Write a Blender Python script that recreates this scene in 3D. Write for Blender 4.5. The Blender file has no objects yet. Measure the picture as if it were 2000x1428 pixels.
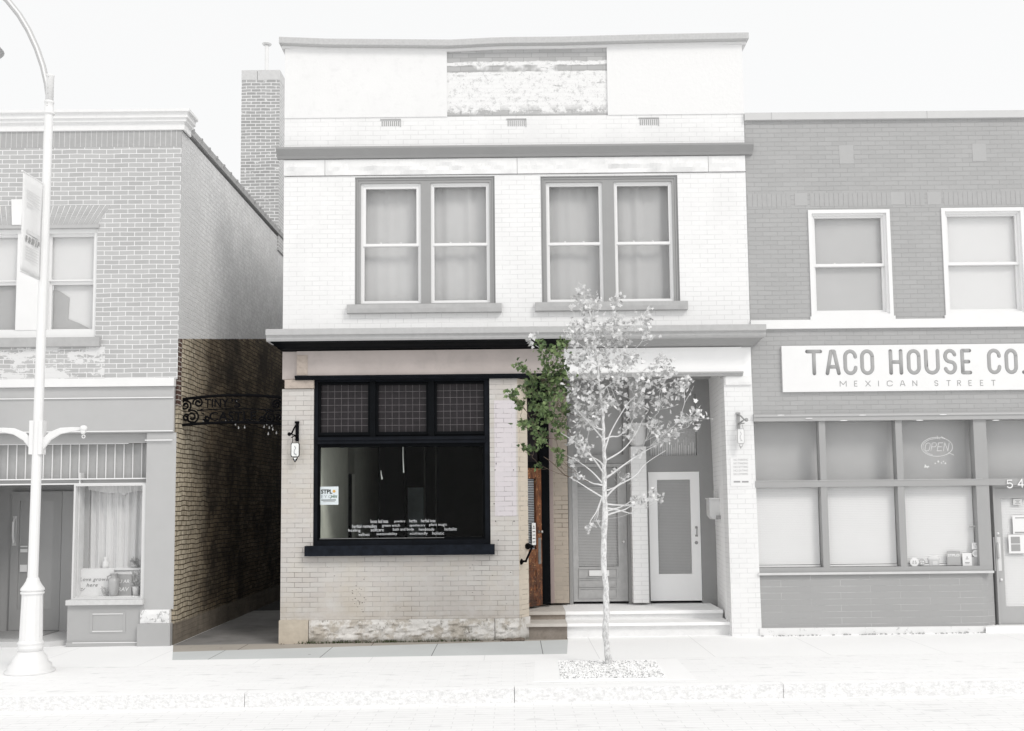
import bpy, bmesh, math, random
from mathutils import Vector, Matrix, noise as mn
R_ = math.radians
C = bpy.context.scene.collection
S = bpy.context.scene
rnd = random.Random(7)

# ------------------------------------------------------------------ camera
F = 1920.0; CX = 1000.0; CY = 820.0
PITCH = math.atan(0.0806); ROLL = 0.010
CAM = Vector((0.0, -15.0, 2.11))
Rm = Matrix.Rotation(math.pi/2 + PITCH, 3, 'X') @ Matrix.Rotation(-ROLL, 3, 'Z')
cam = bpy.data.cameras.new('camera'); co = bpy.data.objects.new('camera', cam); C.objects.link(co)
co.matrix_world = Matrix.Translation(CAM) @ Rm.to_4x4()
cam.sensor_width = 36; cam.lens = F/2000*36
cam.shift_y = (CY-714)/2000; cam.shift_x = (1000-CX)/2000
cam.clip_end = 2000; S.camera = co

# ------------------------------------------------------------------ light
w = bpy.data.worlds.new('World'); S.world = w; w.use_nodes = True
nt = w.node_tree; nt.nodes.clear()
SUN_EL, SUN_AZ = 42.0, 40.0
sk = nt.nodes.new('ShaderNodeTexSky'); sk.sky_type = 'NISHITA'; sk.sun_disc = False
sk.sun_elevation = R_(SUN_EL); sk.sun_rotation = R_(180+SUN_AZ); sk.dust_density = 4
hs = nt.nodes.new('ShaderNodeHueSaturation'); hs.inputs['Saturation'].default_value = 0.15
mx = nt.nodes.new('ShaderNodeMix'); mx.data_type = 'RGBA'; mx.inputs[0].default_value = 0.88
mx.inputs[7].default_value = (8.75, 8.78, 8.78, 1)
bg = nt.nodes.new('ShaderNodeBackground'); bg.inputs['Strength'].default_value = 0.119
wo = nt.nodes.new('ShaderNodeOutputWorld')
nt.links.new(sk.outputs[0], hs.inputs['Color']); nt.links.new(hs.outputs[0], mx.inputs[6])
nt.links.new(mx.outputs[2], bg.inputs[0]); nt.links.new(bg.outputs[0], wo.inputs[0])
sl = bpy.data.lights.new('sun', 'SUN'); sl.energy = 1.25; sl.angle = R_(16); sl.color = (1, .97, .93)
so = bpy.data.objects.new('sun', sl); C.objects.link(so)
# light comes from the street side (towards -Y), a little from the left
d = Vector((math.sin(R_(SUN_AZ))*math.cos(R_(SUN_EL)), -math.cos(R_(SUN_AZ))*math.cos(R_(SUN_EL)), math.sin(R_(SUN_EL))))
so.rotation_euler = (-d).to_track_quat('-Z', 'Y').to_euler(); so.location = (0, -10, 20)
S.view_settings.view_transform = 'Standard'; S.view_settings.look = 'None'
S.view_settings.exposure = 0.0; S.view_settings.gamma = 1

# ------------------------------------------------------------------ survey helpers: a spot on the photo at a known depth -> metres
def ray(px, py):
    return (Rm @ Vector(((px-CX)/F, -(py-CY)/F, -1.0)))
def at(px, py, Y=0.0):
    d = ray(px, py); t = (Y-CAM.y)/d.y
    return CAM + d*t
GS = 0.0057
def gz(x): return GS*x
def gat(px, py, dz=0.0):
    d = ray(px, py)
    t = (gz(CAM.x)+dz-CAM.z)/(d.z-GS*d.x)
    return CAM + d*t
def rc(x0, y0, x1, y1, Y=0.0):
    a, b, c, e = at(x0, y0, Y), at(x1, y0, Y), at(x0, y1, Y), at(x1, y1, Y)
    return ((a.x+c.x)/2, (b.x+e.x)/2, (c.z+e.z)/2, (a.z+b.z)/2)     # X0 X1 Z0 Z1
def xa(px, py, Y=0.0): return at(px, py, Y).x
def za(px, py, Y=0.0): return at(px, py, Y).z

# ------------------------------------------------------------------ mesh builder
class MB:
    def __init__(s): s.v = []; s.f = []; s.mi = []; s.cur = 0
    def add(s, vs, fs):
        n = len(s.v); s.v += [tuple(v) for v in vs]; s.f += [tuple(i+n for i in f) for f in fs]; s.mi += [s.cur]*len(fs)
        return s
    def box(s, x0, x1, y0, y1, z0, z1):
        x0, x1 = sorted((x0, x1)); y0, y1 = sorted((y0, y1)); z0, z1 = sorted((z0, z1))
        return s.add([(x0,y0,z0),(x1,y0,z0),(x1,y1,z0),(x0,y1,z0),(x0,y0,z1),(x1,y0,z1),(x1,y1,z1),(x0,y1,z1)],
              [(0,3,2,1),(4,5,6,7),(0,1,5,4),(1,2,6,5),(2,3,7,6),(3,0,4,7)])
    def rect(s, r, y0, y1): return s.box(r[0], r[1], y0, y1, r[2], r[3])
    def frame(s, ro, ri, y0, y1):
        s.box(ro[0], ri[0], y0, y1, ro[2], ro[3]); s.box(ri[1], ro[1], y0, y1, ro[2], ro[3])
        s.box(ri[0], ri[1], y0, y1, ri[3], ro[3]); s.box(ri[0], ri[1], y0, y1, ro[2], ri[2]); return s
    def quad(s, a, b, c, d): return s.add([a, b, c, d], [(0, 1, 2, 3)])
    def prism(s, poly, y0, y1):            # polygon in (x,z), extruded along y
        n = len(poly); vs = [(x, y0, z) for x, z in poly] + [(x, y1, z) for x, z in poly]
        a = sum(poly[i][0]*poly[(i+1) % n][1]-poly[(i+1) % n][0]*poly[i][1] for i in range(n))
        fs = [tuple(range(n)), tuple(range(2*n-1, n-1, -1))] + [(i, i+n, (i+1) % n+n, (i+1) % n) for i in range(n)]
        if a < 0: fs = [f[::-1] for f in fs]
        return s.add(vs, fs)
    def profile(s, prof, xs):              # profile in (y,z) swept along x
        n = len(prof); vs = []; fs = []
        for x, dz in xs: vs += [(x, y, z+dz) for y, z in prof]
        for k in range(len(xs)-1):
            for i in range(n): fs.append((k*n+i, k*n+(i+1) % n, (k+1)*n+(i+1) % n, (k+1)*n+i))
        m = (len(xs)-1)*n
        fs += [tuple(range(n))[::-1], tuple(m+i for i in range(n))]
        return s.add(vs, fs)
    def plan(s, poly, z0, z1):             # polygon in (x,y) between two heights
        n = len(poly); vs = [(x, y, z0) for x, y in poly] + [(x, y, z1) for x, y in poly]
        fs = [tuple(range(n-1, -1, -1)), tuple(range(n, 2*n))] + [(i, (i+1) % n, (i+1) % n+n, i+n) for i in range(n)]
        return s.add(vs, fs)
    def tube(s, pts, r, seg=8, flat=1.0, caps=True):
        pts = [Vector(p) for p in pts]; n = len(pts)
        rs = r if isinstance(r, (list, tuple)) else [r]*n
        base = len(s.v); vs = []; fs = []
        up = Vector((0, 1, 0)); prev = None
        for i, p in enumerate(pts):
            t = (pts[min(i+1, n-1)]-pts[max(i-1, 0)])
            if t.length < 1e-9: t = Vector((0, 0, 1))
            t.normalize()
            if prev is None:
                a = up if abs(t.dot(up)) < .95 else Vector((1, 0, 0))
                u = t.cross(a).normalized()
            else:
                u = prev - t*prev.dot(t)
                u = u.normalized() if u.length > .25 else t.cross(up if abs(t.dot(up)) < .95 else Vector((1, 0, 0))).normalized()
            prev = u; q = t.cross(u)
            for k in range(seg):
                an = 2*math.pi*k/seg
                o = u*math.cos(an)*rs[i] + q*math.sin(an)*rs[i]
                o.y *= flat
                vs.append(p+o)
        for i in range(n-1):
            for k in range(seg):
                fs.append((i*seg+k, i*seg+(k+1) % seg, (i+1)*seg+(k+1) % seg, (i+1)*seg+k))
        if caps:
            fs.append(tuple(range(seg-1, -1, -1))); fs.append(tuple((n-1)*seg+k for k in range(seg)))
        return s.add(vs, fs)
    def ball(s, c, r, seg=10, rings=6, sy=1.0, sz=1.0, sx=1.0):
        vs = []; fs = []
        for i in range(rings+1):
            th = math.pi*i/rings
            for k in range(seg):
                an = 2*math.pi*k/seg
                vs.append((c[0]+sx*r*math.sin(th)*math.cos(an), c[1]+sy*r*math.sin(th)*math.sin(an), c[2]+sz*r*math.cos(th)))
        for i in range(rings):
            for k in range(seg):
                fs.append((i*seg+k, (i+1)*seg+k, (i+1)*seg+(k+1) % seg, i*seg+(k+1) % seg))
        return s.add(vs, fs)
    def lathe(s, prof, c, axis=None, seg=24, fl=None):     # prof: (r, h) ; c base ; axis unit vector
        ax = Vector(axis or (0, 0, 1)).normalized(); a = Vector((1, 0, 0)) if abs(ax.x) < .9 else Vector((0, 1, 0))
        u = (a-ax*a.dot(ax)).normalized(); q = ax.cross(u); c = Vector(c); vs = []; fs = []
        for r, h in prof:
            for k in range(seg):
                an = 2*math.pi*k/seg; rr = r
                if fl and k % 2: rr = r*fl
                vs.append(c+ax*h+u*math.cos(an)*rr+q*math.sin(an)*rr)
        n = len(prof)
        for i in range(n-1):
            for k in range(seg): fs.append((i*seg+k, i*seg+(k+1) % seg, (i+1)*seg+(k+1) % seg, (i+1)*seg+k))
        fs.append(tuple(range(seg-1, -1, -1))); fs.append(tuple((n-1)*seg+k for k in range(seg)))
        return s.add(vs, fs)
    def rough(s, x0, x1, y0, y1, z0, z1, amp=.03, step=.06, seed=0, fq=5.0, zt=None):   # rock-faced front
        nx = max(2, int((x1-x0)/step)); nz = max(2, int((z1-z0)/step)); vs = []; fs = []
        for j in range(nz+1):
            for i in range(nx+1):
                x = x0+(x1-x0)*i/nx; z = z0+(z1-z0)*j/nz
                e = min(i, nx-i, 3)/3; e2 = min(j, nz-j, 2)/2
                d = mn.fractal(Vector((x*fq*.7+seed, z*fq*1.6, seed)), 1.0, 2.0, 3)*amp*1.6
                vs.append((x, y0-max(-.01, (d+amp*.5))*min(e, e2), z))
        for j in range(nz):
            for i in range(nx):
                a = j*(nx+1)+i; fs.append((a, a+1, a+nx+2, a+nx+1))
        s.add(vs, fs)
        return s.box(x0, x1, y0+.002, y1, z0, z1)
    def holes(s, X0, X1, Z0, Z1, hs, y0, y1):
        xs = sorted({X0, X1, *[min(max(h[0], X0), X1) for h in hs], *[min(max(h[1], X0), X1) for h in hs]})
        zs = sorted({Z0, Z1, *[min(max(h[2], Z0), Z1) for h in hs], *[min(max(h[3], Z0), Z1) for h in hs]})
        def solid(i, j):
            if i < 0 or j < 0 or i >= len(xs)-1 or j >= len(zs)-1: return False
            cx = (xs[i]+xs[i+1])/2; cz = (zs[j]+zs[j+1])/2
            return not any(h[0] < cx < h[1] and h[2] < cz < h[3] for h in hs)
        for i in range(len(xs)-1):
            for j in range(len(zs)-1):
                if not solid(i, j): continue
                a, b, c, e = xs[i], xs[i+1], zs[j], zs[j+1]
                s.quad((a,y0,c),(b,y0,c),(b,y0,e),(a,y0,e)); s.quad((b,y1,c),(a,y1,c),(a,y1,e),(b,y1,e))
                if not solid(i-1, j): s.quad((a,y1,c),(a,y0,c),(a,y0,e),(a,y1,e))
                if not solid(i+1, j): s.quad((b,y0,c),(b,y1,c),(b,y1,e),(b,y0,e))
                if not solid(i, j-1): s.quad((a,y1,c),(b,y1,c),(b,y0,c),(a,y0,c))
                if not solid(i, j+1): s.quad((a,y0,e),(b,y0,e),(b,y1,e),(a,y1,e))
        return s
    def build(s, name, mats, parent=None, smooth=False):
        me = bpy.data.meshes.new(name); me.from_pydata(s.v, [], s.f)
        mats = mats if isinstance(mats, (list, tuple)) else [mats]
        for m in mats: me.materials.append(m)
        if len(mats) > 1: me.polygons.foreach_set('material_index', s.mi)
        if smooth: me.polygons.foreach_set('use_smooth', [True]*len(me.polygons))
        me.update()
        o = bpy.data.objects.new(name, me); C.objects.link(o)
        if parent is not None:
            o.parent = parent
            if parent.type == 'EMPTY': o.location = -parent.location     # vertices stay in metres of the street
        return o
def thing(name, label, cat, loc=(0, 0, 0), group=None):
    o = bpy.data.objects.new(name, None); C.objects.link(o); o.location = loc; o.empty_display_size = .2
    o['label'] = label; o['category'] = cat
    if group: o['group'] = group
    return o
def tag(o, label, cat, group=None):
    o['label'] = label; o['category'] = cat
    if group: o['group'] = group
    return o
def struct(o): o['kind'] = 'structure'; return o

# ------------------------------------------------------------------ materials
def lin(v):
    v /= 255.0
    return v/12.92 if v <= .04045 else ((v+.055)/1.055)**2.4
K = 1.05
def P(v, k=K):
    if k == K: k = 1.20 if v >= 235 else 1.19
    a = min(.93, lin(v)/k); return (a, a, a)
def RGB(r, g, b, k=1.06): return tuple(min(.93, lin(c)/k) for c in (r, g, b))
class N:
    def __init__(s, name):
        s.m = bpy.data.materials.new(name); s.m.use_nodes = True; s.t = s.m.node_tree
        s.b = s.t.nodes['Principled BSDF']; s.tc = s.n('ShaderNodeTexCoord')
    def n(s, ty, **kw):
        x = s.t.nodes.new(ty)
        for k, v in kw.items(): setattr(x, k, v)
        return x
    def l(s, a, b): s.t.links.new(a, b)
    def noise(s, sc, det=4, rough=.6, vec=None, dim='3D'):
        x = s.n('ShaderNodeTexNoise'); x.inputs['Scale'].default_value = sc; x.inputs['Detail'].default_value = det
        x.inputs['Roughness'].default_value = rough; s.l(vec or s.tc.outputs['Object'], x.inputs['Vector']); return x.outputs['Fac']
    def ramp(s, fac, a, b, ca=0.0, cb=1.0):
        x = s.n('ShaderNodeMapRange'); x.inputs[1].default_value = a; x.inputs[2].default_value = b
        x.inputs[3].default_value = ca; x.inputs[4].default_value = cb; s.l(fac, x.inputs[0]); return x.outputs[0]
    def mix(s, fac, a, b, bt='MIX'):
        x = s.n('ShaderNodeMix'); x.data_type = 'RGBA'; x.blend_type = bt
        for k, v in ((0, fac), (6, a), (7, b)):
            if isinstance(v, (int, float)): x.inputs[k].default_value = v
            elif isinstance(v, tuple): x.inputs[k].default_value = (*v[:3], 1)
            else: s.l(v, x.inputs[k])
        return x.outputs[2]
    def math(s, op, a, b=0.0):
        x = s.n('ShaderNodeMath', operation=op)
        for k, v in ((0, a), (1, b)):
            if isinstance(v, (int, float)): x.inputs[k].default_value = v
            else: s.l(v, x.inputs[k])
        return x.outputs[0]
    def bump(s, h, st=.3, dist=.01):
        x = s.n('ShaderNodeBump'); x.inputs['Strength'].default_value = st; x.inputs['Distance'].default_value = dist
        s.l(h, x.inputs['Height']); s.l(x.outputs[0], s.b.inputs['Normal'])
    def col(s, c):
        if isinstance(c, tuple): s.b.inputs['Base Color'].default_value = (*c[:3], 1)
        else: s.l(c, s.b.inputs['Base Color'])
    def xyz(s):
        x = s.n('ShaderNodeSeparateXYZ'); s.l(s.tc.outputs['Object'], x.inputs[0]); return x.outputs
MC = {}
def pm(name, c, rough=.75, var=.08, sc=3, bump=.15, bs=60, metal=0, spec=.3, dirt=0):
    if name in MC: return MC[name]
    m = N(name); f = m.noise(sc, 5)
    k = m.ramp(f, .3, .7, 1-var, 1+var)
    x = m.n('ShaderNodeVectorMath', operation='SCALE'); x.inputs[0].default_value = c[:3]; m.l(k, x.inputs['Scale'])
    out = x.outputs[0]
    if dirt:
        f2 = m.ramp(m.noise(sc*3, 8, .7), .52, .7); out = m.mix(m.math('MULTIPLY', f2, dirt), out, tuple(v*.45 for v in c[:3]))
    m.col(out); m.b.inputs['Roughness'].default_value = rough; m.b.inputs['Metallic'].default_value = metal
    m.b.inputs['Specular IOR Level'].default_value = spec
    if bump: m.bump(m.noise(bs, 4), bump, .004)
    MC[name] = m.m; return m.m
def brick(name, c1, c2, mort, side=False, bw=.236, rh=.0745, ms=.006, jm=1.0, jlo=.35, jhi=.55, stain=None, samt=.0, bump=.5, wob=.004, off=(0, 0), bias=0.0, var=.06, plan=False, peel=None, grime=None, freq=2, extra=None):
    m = N(name); o = m.xyz()
    nv = m.n('ShaderNodeTexNoise'); nv.inputs['Scale'].default_value = 2.2; nv.inputs['Detail'].default_value = 3
    m.l(m.tc.outputs['Object'], nv.inputs['Vector'])
    cb = m.n('ShaderNodeCombineXYZ')
    m.l(m.math('ADD', o[1] if side else o[0], off[0]), cb.inputs[0]); m.l(m.math('ADD', o[1] if plan else o[2], off[1]), cb.inputs[1])
    sc = m.n('ShaderNodeVectorMath', operation='SCALE'); m.l(nv.outputs['Color'], sc.inputs[0]); sc.inputs['Scale'].default_value = wob*4
    ad = m.n('ShaderNodeVectorMath', operation='ADD'); m.l(cb.outputs[0], ad.inputs[0]); m.l(sc.outputs[0], ad.inputs[1])
    bt = m.n('ShaderNodeTexBrick'); bt.offset = .5; bt.offset_frequency = freq
    bt.inputs['Color1'].default_value = (*c1, 1); bt.inputs['Color2'].default_value = (*c2, 1); bt.inputs['Mortar'].default_value = (*mort, 1)
    for k, v in (('Scale', 1), ('Mortar Size', ms), ('Mortar Smooth', .15), ('Brick Width', bw), ('Row Height', rh), ('Bias', bias)): bt.inputs[k].default_value = v
    m.l(ad.outputs[0], bt.inputs['Vector'])
    out = bt.outputs['Color']
    if jm < 1:       # joints filled with paint in places
        msk = m.ramp(m.noise(1.7, 6, .75), jlo, jhi)
        flat = m.mix(m.ramp(m.noise(9, 2), .35, .65), c1, c2)
        k = m.math('MULTIPLY', bt.outputs['Fac'], m.math('SUBTRACT', 1.0, m.math('MAXIMUM', msk, jm) if jm > 0 else msk))
        out = m.mix(k, out, flat)
    k = m.ramp(m.noise(1.3, 6, .65), .3, .7, 1-var, 1+var)
    x = m.n('ShaderNodeVectorMath', operation='SCALE'); m.l(out, x.inputs[0]); m.l(k, x.inputs['Scale']); out = x.outputs[0]
    if stain: out = m.mix(m.math('MULTIPLY', m.ramp(m.noise(1.1, 9, .72), .48, .66), samt), out, stain)
    if grime:  # (colour, zlow, zhigh) weathering towards the ground, broken up by noise
        g = m.math('MULTIPLY', m.ramp(o[2], grime[1], grime[2], 1, 0), m.ramp(m.noise(3.5, 8, .7), .38, .62)); out = m.mix(m.math('MULTIPLY', g, grime[3]), out, grime[0])
    if peel:   # (colour, threshold, scale)
        mp = m.n('ShaderNodeMapping'); mp.inputs['Scale'].default_value = (peel[2], peel[2], peel[2]*2.2); m.l(m.tc.outputs['Object'], mp.inputs[0])
        pf = m.ramp(m.noise(1, 9, .7, mp.outputs[0]), peel[1], peel[1]+.02); out = m.mix(pf, out, peel[0])
    if extra: out = extra(m, o, out)
    m.col(out); m.b.inputs['Roughness'].default_value = .82; m.b.inputs['Specular IOR Level'].default_value = .25
    h = m.math('ADD', m.math('MULTIPLY', bt.outputs['Fac'], -1.0), m.math('MULTIPLY', m.noise(45, 4), .5)); m.bump(h, bump, .006)
    return m.m
def glass(name, ior=1.35, tint=(1, 1, 1), wave=.0):
    m = N(name); t = m.t; t.nodes.remove(m.b)
    o = [n for n in t.nodes if n.type == 'OUTPUT_MATERIAL'][0]
    tr = m.n('ShaderNodeBsdfTransparent'); tr.inputs[0].default_value = (*tint, 1)
    gl = m.n('ShaderNodeBsdfGlossy'); gl.inputs['Roughness'].default_value = .02
    fr = m.n('ShaderNodeFresnel'); fr.inputs[0].default_value = ior
    ge = m.n('ShaderNodeNewGeometry'); fc = m.math('MULTIPLY', fr.outputs[0], m.math('SUBTRACT', 1.0, ge.outputs['Backfacing']))
    mx = m.n('ShaderNodeMixShader'); m.l(fc, mx.inputs[0]); m.l(tr.outputs[0], mx.inputs[1]); m.l(gl.outputs[0], mx.inputs[2]); m.l(mx.outputs[0], o.inputs[0])
    if wave:
        b = m.n('ShaderNodeBump'); b.inputs['Strength'].default_value = wave; b.inputs['Distance'].default_value = .02
        m.l(m.noise(1.2, 2), b.inputs['Height']); m.l(b.outputs[0], gl.inputs['Normal']); m.l(b.outputs[0], fr.inputs['Normal'])
    return m.m
WHT = P(250); M = {}
M['white_brick'] = brick('white painted brick', P(252), P(250), P(232), jm=0, jlo=.36, jhi=.56, bump=.12, var=.02, stain=P(225), samt=.25)
M['beige_brick'] = brick('beige painted brick', RGB(203, 200, 196), RGB(197, 192, 188), RGB(84, 80, 76), jm=.0, jlo=.40, jhi=.72, ms=.0042, bump=.5, var=.06,
                         stain=RGB(204, 196, 182), samt=.5, grime=(RGB(172, 160, 144), .2, .9, .5))
M['warm_brick'] = brick('cream painted brick', RGB(212, 201, 186), RGB(205, 196, 182), RGB(110, 100, 90), jm=0, jlo=.46, jhi=.66, bump=.45, var=.05)
M['warm_brick_side'] = brick('cream painted brick reveal', RGB(212, 201, 186), RGB(205, 196, 182), RGB(110, 100, 90), side=True, jm=0, jlo=.46, jhi=.66, bump=.45, var=.05)
M['lilac_brick'] = brick('pale lilac painted brick', RGB(214, 208, 211), RGB(209, 204, 207), RGB(120, 112, 116), ms=.0045, jm=0, jlo=.46, jhi=.66, bump=.4, var=.03)
M['white_brick_side'] = brick('white painted brick return', P(253, 1.02), P(250, 1.02), P(238, 1.1), side=True, jm=0, jlo=.4, jhi=.6, bump=.15, var=.02)
M['left_brick'] = brick('grey face brick', P(200), P(188), P(250), ms=.0055, bump=.4, var=.04, bias=-.1, wob=.006, bw=.233, rh=.0735, freq=2)
M['left_brick_worn'] = brick('worn grey face brick', P(200), P(188), P(250), ms=.0055, bump=.4, var=.04, peel=(P(238), .5, 2.2), bw=.233, rh=.0735)
M['dark_brick'] = brick('charcoal painted brick', P(186), P(181), P(170), ms=.0045, bump=.6, var=.025, rh=.0715, bw=.225, jm=.2)
M['bulkhead_brick'] = brick('glazed bulkhead brick', P(177), P(175), P(215), ms=.003, bump=.5, var=.015, rh=.0945, bw=.9, jm=0, jlo=.4, jhi=.62)
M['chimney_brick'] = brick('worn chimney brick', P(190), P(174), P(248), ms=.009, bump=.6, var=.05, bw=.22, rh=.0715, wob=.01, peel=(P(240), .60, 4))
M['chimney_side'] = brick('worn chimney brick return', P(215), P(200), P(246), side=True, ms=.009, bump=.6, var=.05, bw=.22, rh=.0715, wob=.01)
# parapet: old brick with flaking whitewash
def parapet_extra(m, o, out):
    wv = m.noise(3.0, 6, .7)
    z = m.math('ADD', o[2], m.math('MULTIPLY', m.math('SUBTRACT', wv, .5), .10))
    zt = za(1030, 119); zb = za(1030, 219)
    inside = m.math('MULTIPLY', m.ramp(z, zt-.005, zt+.01, 1, 0), m.ramp(z, zb-.03, zb+.02, 0, 1))
    mp = m.n('ShaderNodeMapping'); mp.inputs['Scale'].default_value = (1.6, 1, 6.5); m.l(m.tc.outputs['Object'], mp.inputs[0])
    flake = m.ramp(m.noise(2.0, 10, .72, mp.outputs[0]), .60, .63, 1, .0)
    cr = m.noise(11, 8, .8)
    white = m.mix(m.ramp(cr, .535, .60), P(249), P(216)); white = m.mix(m.ramp(m.noise(30, 6, .85), .58, .66), white, P(190))
    bandz = m.math('MULTIPLY', m.ramp(z, zt-.17, zt-.16, 0, 1), m.ramp(z, zt-.06, zt-.05, 1, 0))
    flake = m.math('MULTIPLY', flake, m.math('SUBTRACT', 1.0, m.math('MULTIPLY', bandz, m.ramp(m.noise(1.3, 4), .42, .48))))
    low = m.math('MULTIPLY', m.ramp(z, zb+.02, zb+.13, 1, 0), m.ramp(m.noise(4.5, 8, .7), .47, .52))
    flake = m.math('MULTIPLY', flake, m.math('SUBTRACT', 1.0, low))
    return m.mix(m.math('MULTIPLY', inside, flake), out, white)
M['parapet'] = brick('flaking whitewashed parapet brick', P(198), P(184), P(168), ms=.004, bump=.5, var=.03, bw=.25, rh=.072, extra=parapet_extra)
# alley wall of the left building: pale render above a raking line, common brick below, darkened by soot and painted alley shade
ALX = (at(356, 660).x, )
zA = za(355, 662, 0); zB = at(548, 662, 6.3).z
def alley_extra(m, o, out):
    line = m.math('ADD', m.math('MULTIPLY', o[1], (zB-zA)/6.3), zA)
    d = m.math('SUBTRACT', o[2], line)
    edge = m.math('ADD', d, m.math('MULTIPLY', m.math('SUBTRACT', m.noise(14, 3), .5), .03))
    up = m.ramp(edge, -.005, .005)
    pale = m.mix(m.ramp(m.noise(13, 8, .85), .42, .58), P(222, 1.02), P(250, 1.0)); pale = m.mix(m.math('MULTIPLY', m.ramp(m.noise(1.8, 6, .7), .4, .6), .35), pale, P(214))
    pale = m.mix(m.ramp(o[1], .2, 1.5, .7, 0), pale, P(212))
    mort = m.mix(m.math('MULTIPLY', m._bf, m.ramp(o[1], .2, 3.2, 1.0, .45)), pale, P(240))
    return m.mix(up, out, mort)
def alley_mat():
    m = N('alley side brick'); o = m.xyz(); cb = m.n('ShaderNodeCombineXYZ')
    nv = m.n('ShaderNodeTexNoise'); nv.inputs['Scale'].default_value = 2.5; nv.inputs['Detail'].default_value = 3; m.l(m.tc.outputs['Object'], nv.inputs['Vector'])
    m.l(o[1], cb.inputs[0]); m.l(o[2], cb.inputs[1])
    sc = m.n('ShaderNodeVectorMath', operation='SCALE'); m.l(nv.outputs['Color'], sc.inputs[0]); sc.inputs['Scale'].default_value = .07
    ad = m.n('ShaderNodeVectorMath', operation='ADD'); m.l(cb.outputs[0], ad.inputs[0]); m.l(sc.outputs[0], ad.inputs[1])
    n2 = m.n('ShaderNodeTexNoise'); n2.inputs['Scale'].default_value = 9; n2.inputs['Detail'].default_value = 4; m.l(m.tc.outputs['Object'], n2.inputs['Vector'])
    s2_ = m.n('ShaderNodeVectorMath', operation='SCALE'); m.l(n2.outputs['Color'], s2_.inputs[0]); s2_.inputs['Scale'].default_value = .006
    a2 = m.n('ShaderNodeVectorMath', operation='ADD'); m.l(ad.outputs[0], a2.inputs[0]); m.l(s2_.outputs[0], a2.inputs[1])
    bt = m.n('ShaderNodeTexBrick'); m.l(a2.outputs[0], bt.inputs['Vector'])
    for k, v in (('Scale', 1), ('Mortar Size', .0075), ('Mortar Smooth', .2), ('Brick Width', .22), ('Row Height', .0745), ('Bias', -.1)): bt.inputs[k].default_value = v
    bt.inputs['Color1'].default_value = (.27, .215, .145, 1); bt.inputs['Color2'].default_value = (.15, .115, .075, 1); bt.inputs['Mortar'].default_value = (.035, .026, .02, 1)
    out = bt.outputs['Color']; m._bf = bt.outputs['Fac']
    # soot and damp patches of their own shape
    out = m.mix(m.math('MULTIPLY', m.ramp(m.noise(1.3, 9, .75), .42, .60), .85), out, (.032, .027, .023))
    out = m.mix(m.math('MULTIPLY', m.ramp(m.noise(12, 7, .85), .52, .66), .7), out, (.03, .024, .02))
    # the front metre and a half is painted lighter buff to stand in for daylight at the alley mouth, with pale repointed joints in the first header courses
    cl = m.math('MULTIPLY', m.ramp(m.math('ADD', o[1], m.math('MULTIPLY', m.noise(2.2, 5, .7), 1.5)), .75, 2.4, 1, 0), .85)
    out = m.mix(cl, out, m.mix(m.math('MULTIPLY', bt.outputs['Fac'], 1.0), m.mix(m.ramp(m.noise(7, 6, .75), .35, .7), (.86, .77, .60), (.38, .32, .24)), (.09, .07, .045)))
    fr = m.ramp(m.math('ADD', o[1], m.math('MULTIPLY', m.noise(6, 3), .1)), .22, .24, 1, 0)
    fz = m.ramp(o[2], 3.55, 3.6, 0, 1)
    out = m.mix(m.math('MULTIPLY', fr, fz), out, m.mix(bt.outputs['Fac'], (.10, .06, .05), (.55, .52, .47)))
    base = m.ramp(m.math('ADD', o[2], m.math('MULTIPLY', m.noise(5, 4), .05)), .30, .33, 1, 0)
    out = m.mix(base, out, m.mix(m.ramp(m.noise(4, 6, .7), .35, .7), (.30, .26, .21), (.18, .155, .13)))
    out = alley_extra(m, o, out)
    m.col(out); m.b.inputs['Roughness'].default_value = .9; m.b.inputs['Specular IOR Level'].default_value = .15
    m.bump(m.math('ADD', m.math('MULTIPLY', bt.outputs['Fac'], -1.0), m.math('MULTIPLY', m.noise(22, 6, .7), 1.1)), .8, .012)
    return m.m
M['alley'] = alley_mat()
M['soot'] = pm('sooty common brick', (.045, .038, .032), .95, .2, 2, .5, 20, spec=.1)
M['stucco'] = pm('white stucco panel', P(248), .9, .012, 2, .5, 35, dirt=.10)
M['stone_white'] = pm('white painted rock faced stone', P(252), .8, .02, 3, .5, 30)
M['coping'] = pm('weathered grey coping', P(205), .85, .07, 30, .5, 70)
M['trim_grey'] = pm('grey painted trim', P(168), .6, .02, 6, .1)
M['trim_grey2'] = pm('light grey trim', P(196), .7, .03, 6, .1)
M['sill_grey'] = pm('grey stone sill', P(190), .8, .06, 9, .5, 30)
M['trim_black'] = pm('black gloss trim', (.003, .0038, .005), .6, .3, 7, .2, spec=.08)
M['trim_black2'] = pm('faded blue black frame paint', (.006, .0075, .011), .65, .35, 5, .4, spec=.12)
M['sill_black'] = pm('blue black stone sill', (.009, .0115, .017), .75, .4, 9, .6, 30, spec=.12)
M['white_paint'] = pm('white paint', P(250), .55, .015, 4, .05)
M['white_door'] = pm('white door paint', P(254, 1.0), .5, .01, 4, .03)
M['beige_paint'] = pm('beige painted fascia board', RGB(188, 179, 175), .75, .08, 2.4, .3, 30, dirt=.13)
M['beige_stone'] = pm('beige painted stone', RGB(186, 174, 164), .85, .1, 6, .5, 25, dirt=.35)
M['tan_stone'] = pm('tan sandstone block', RGB(197, 187, 172), .9, .1, 8, .6, 50)
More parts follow.
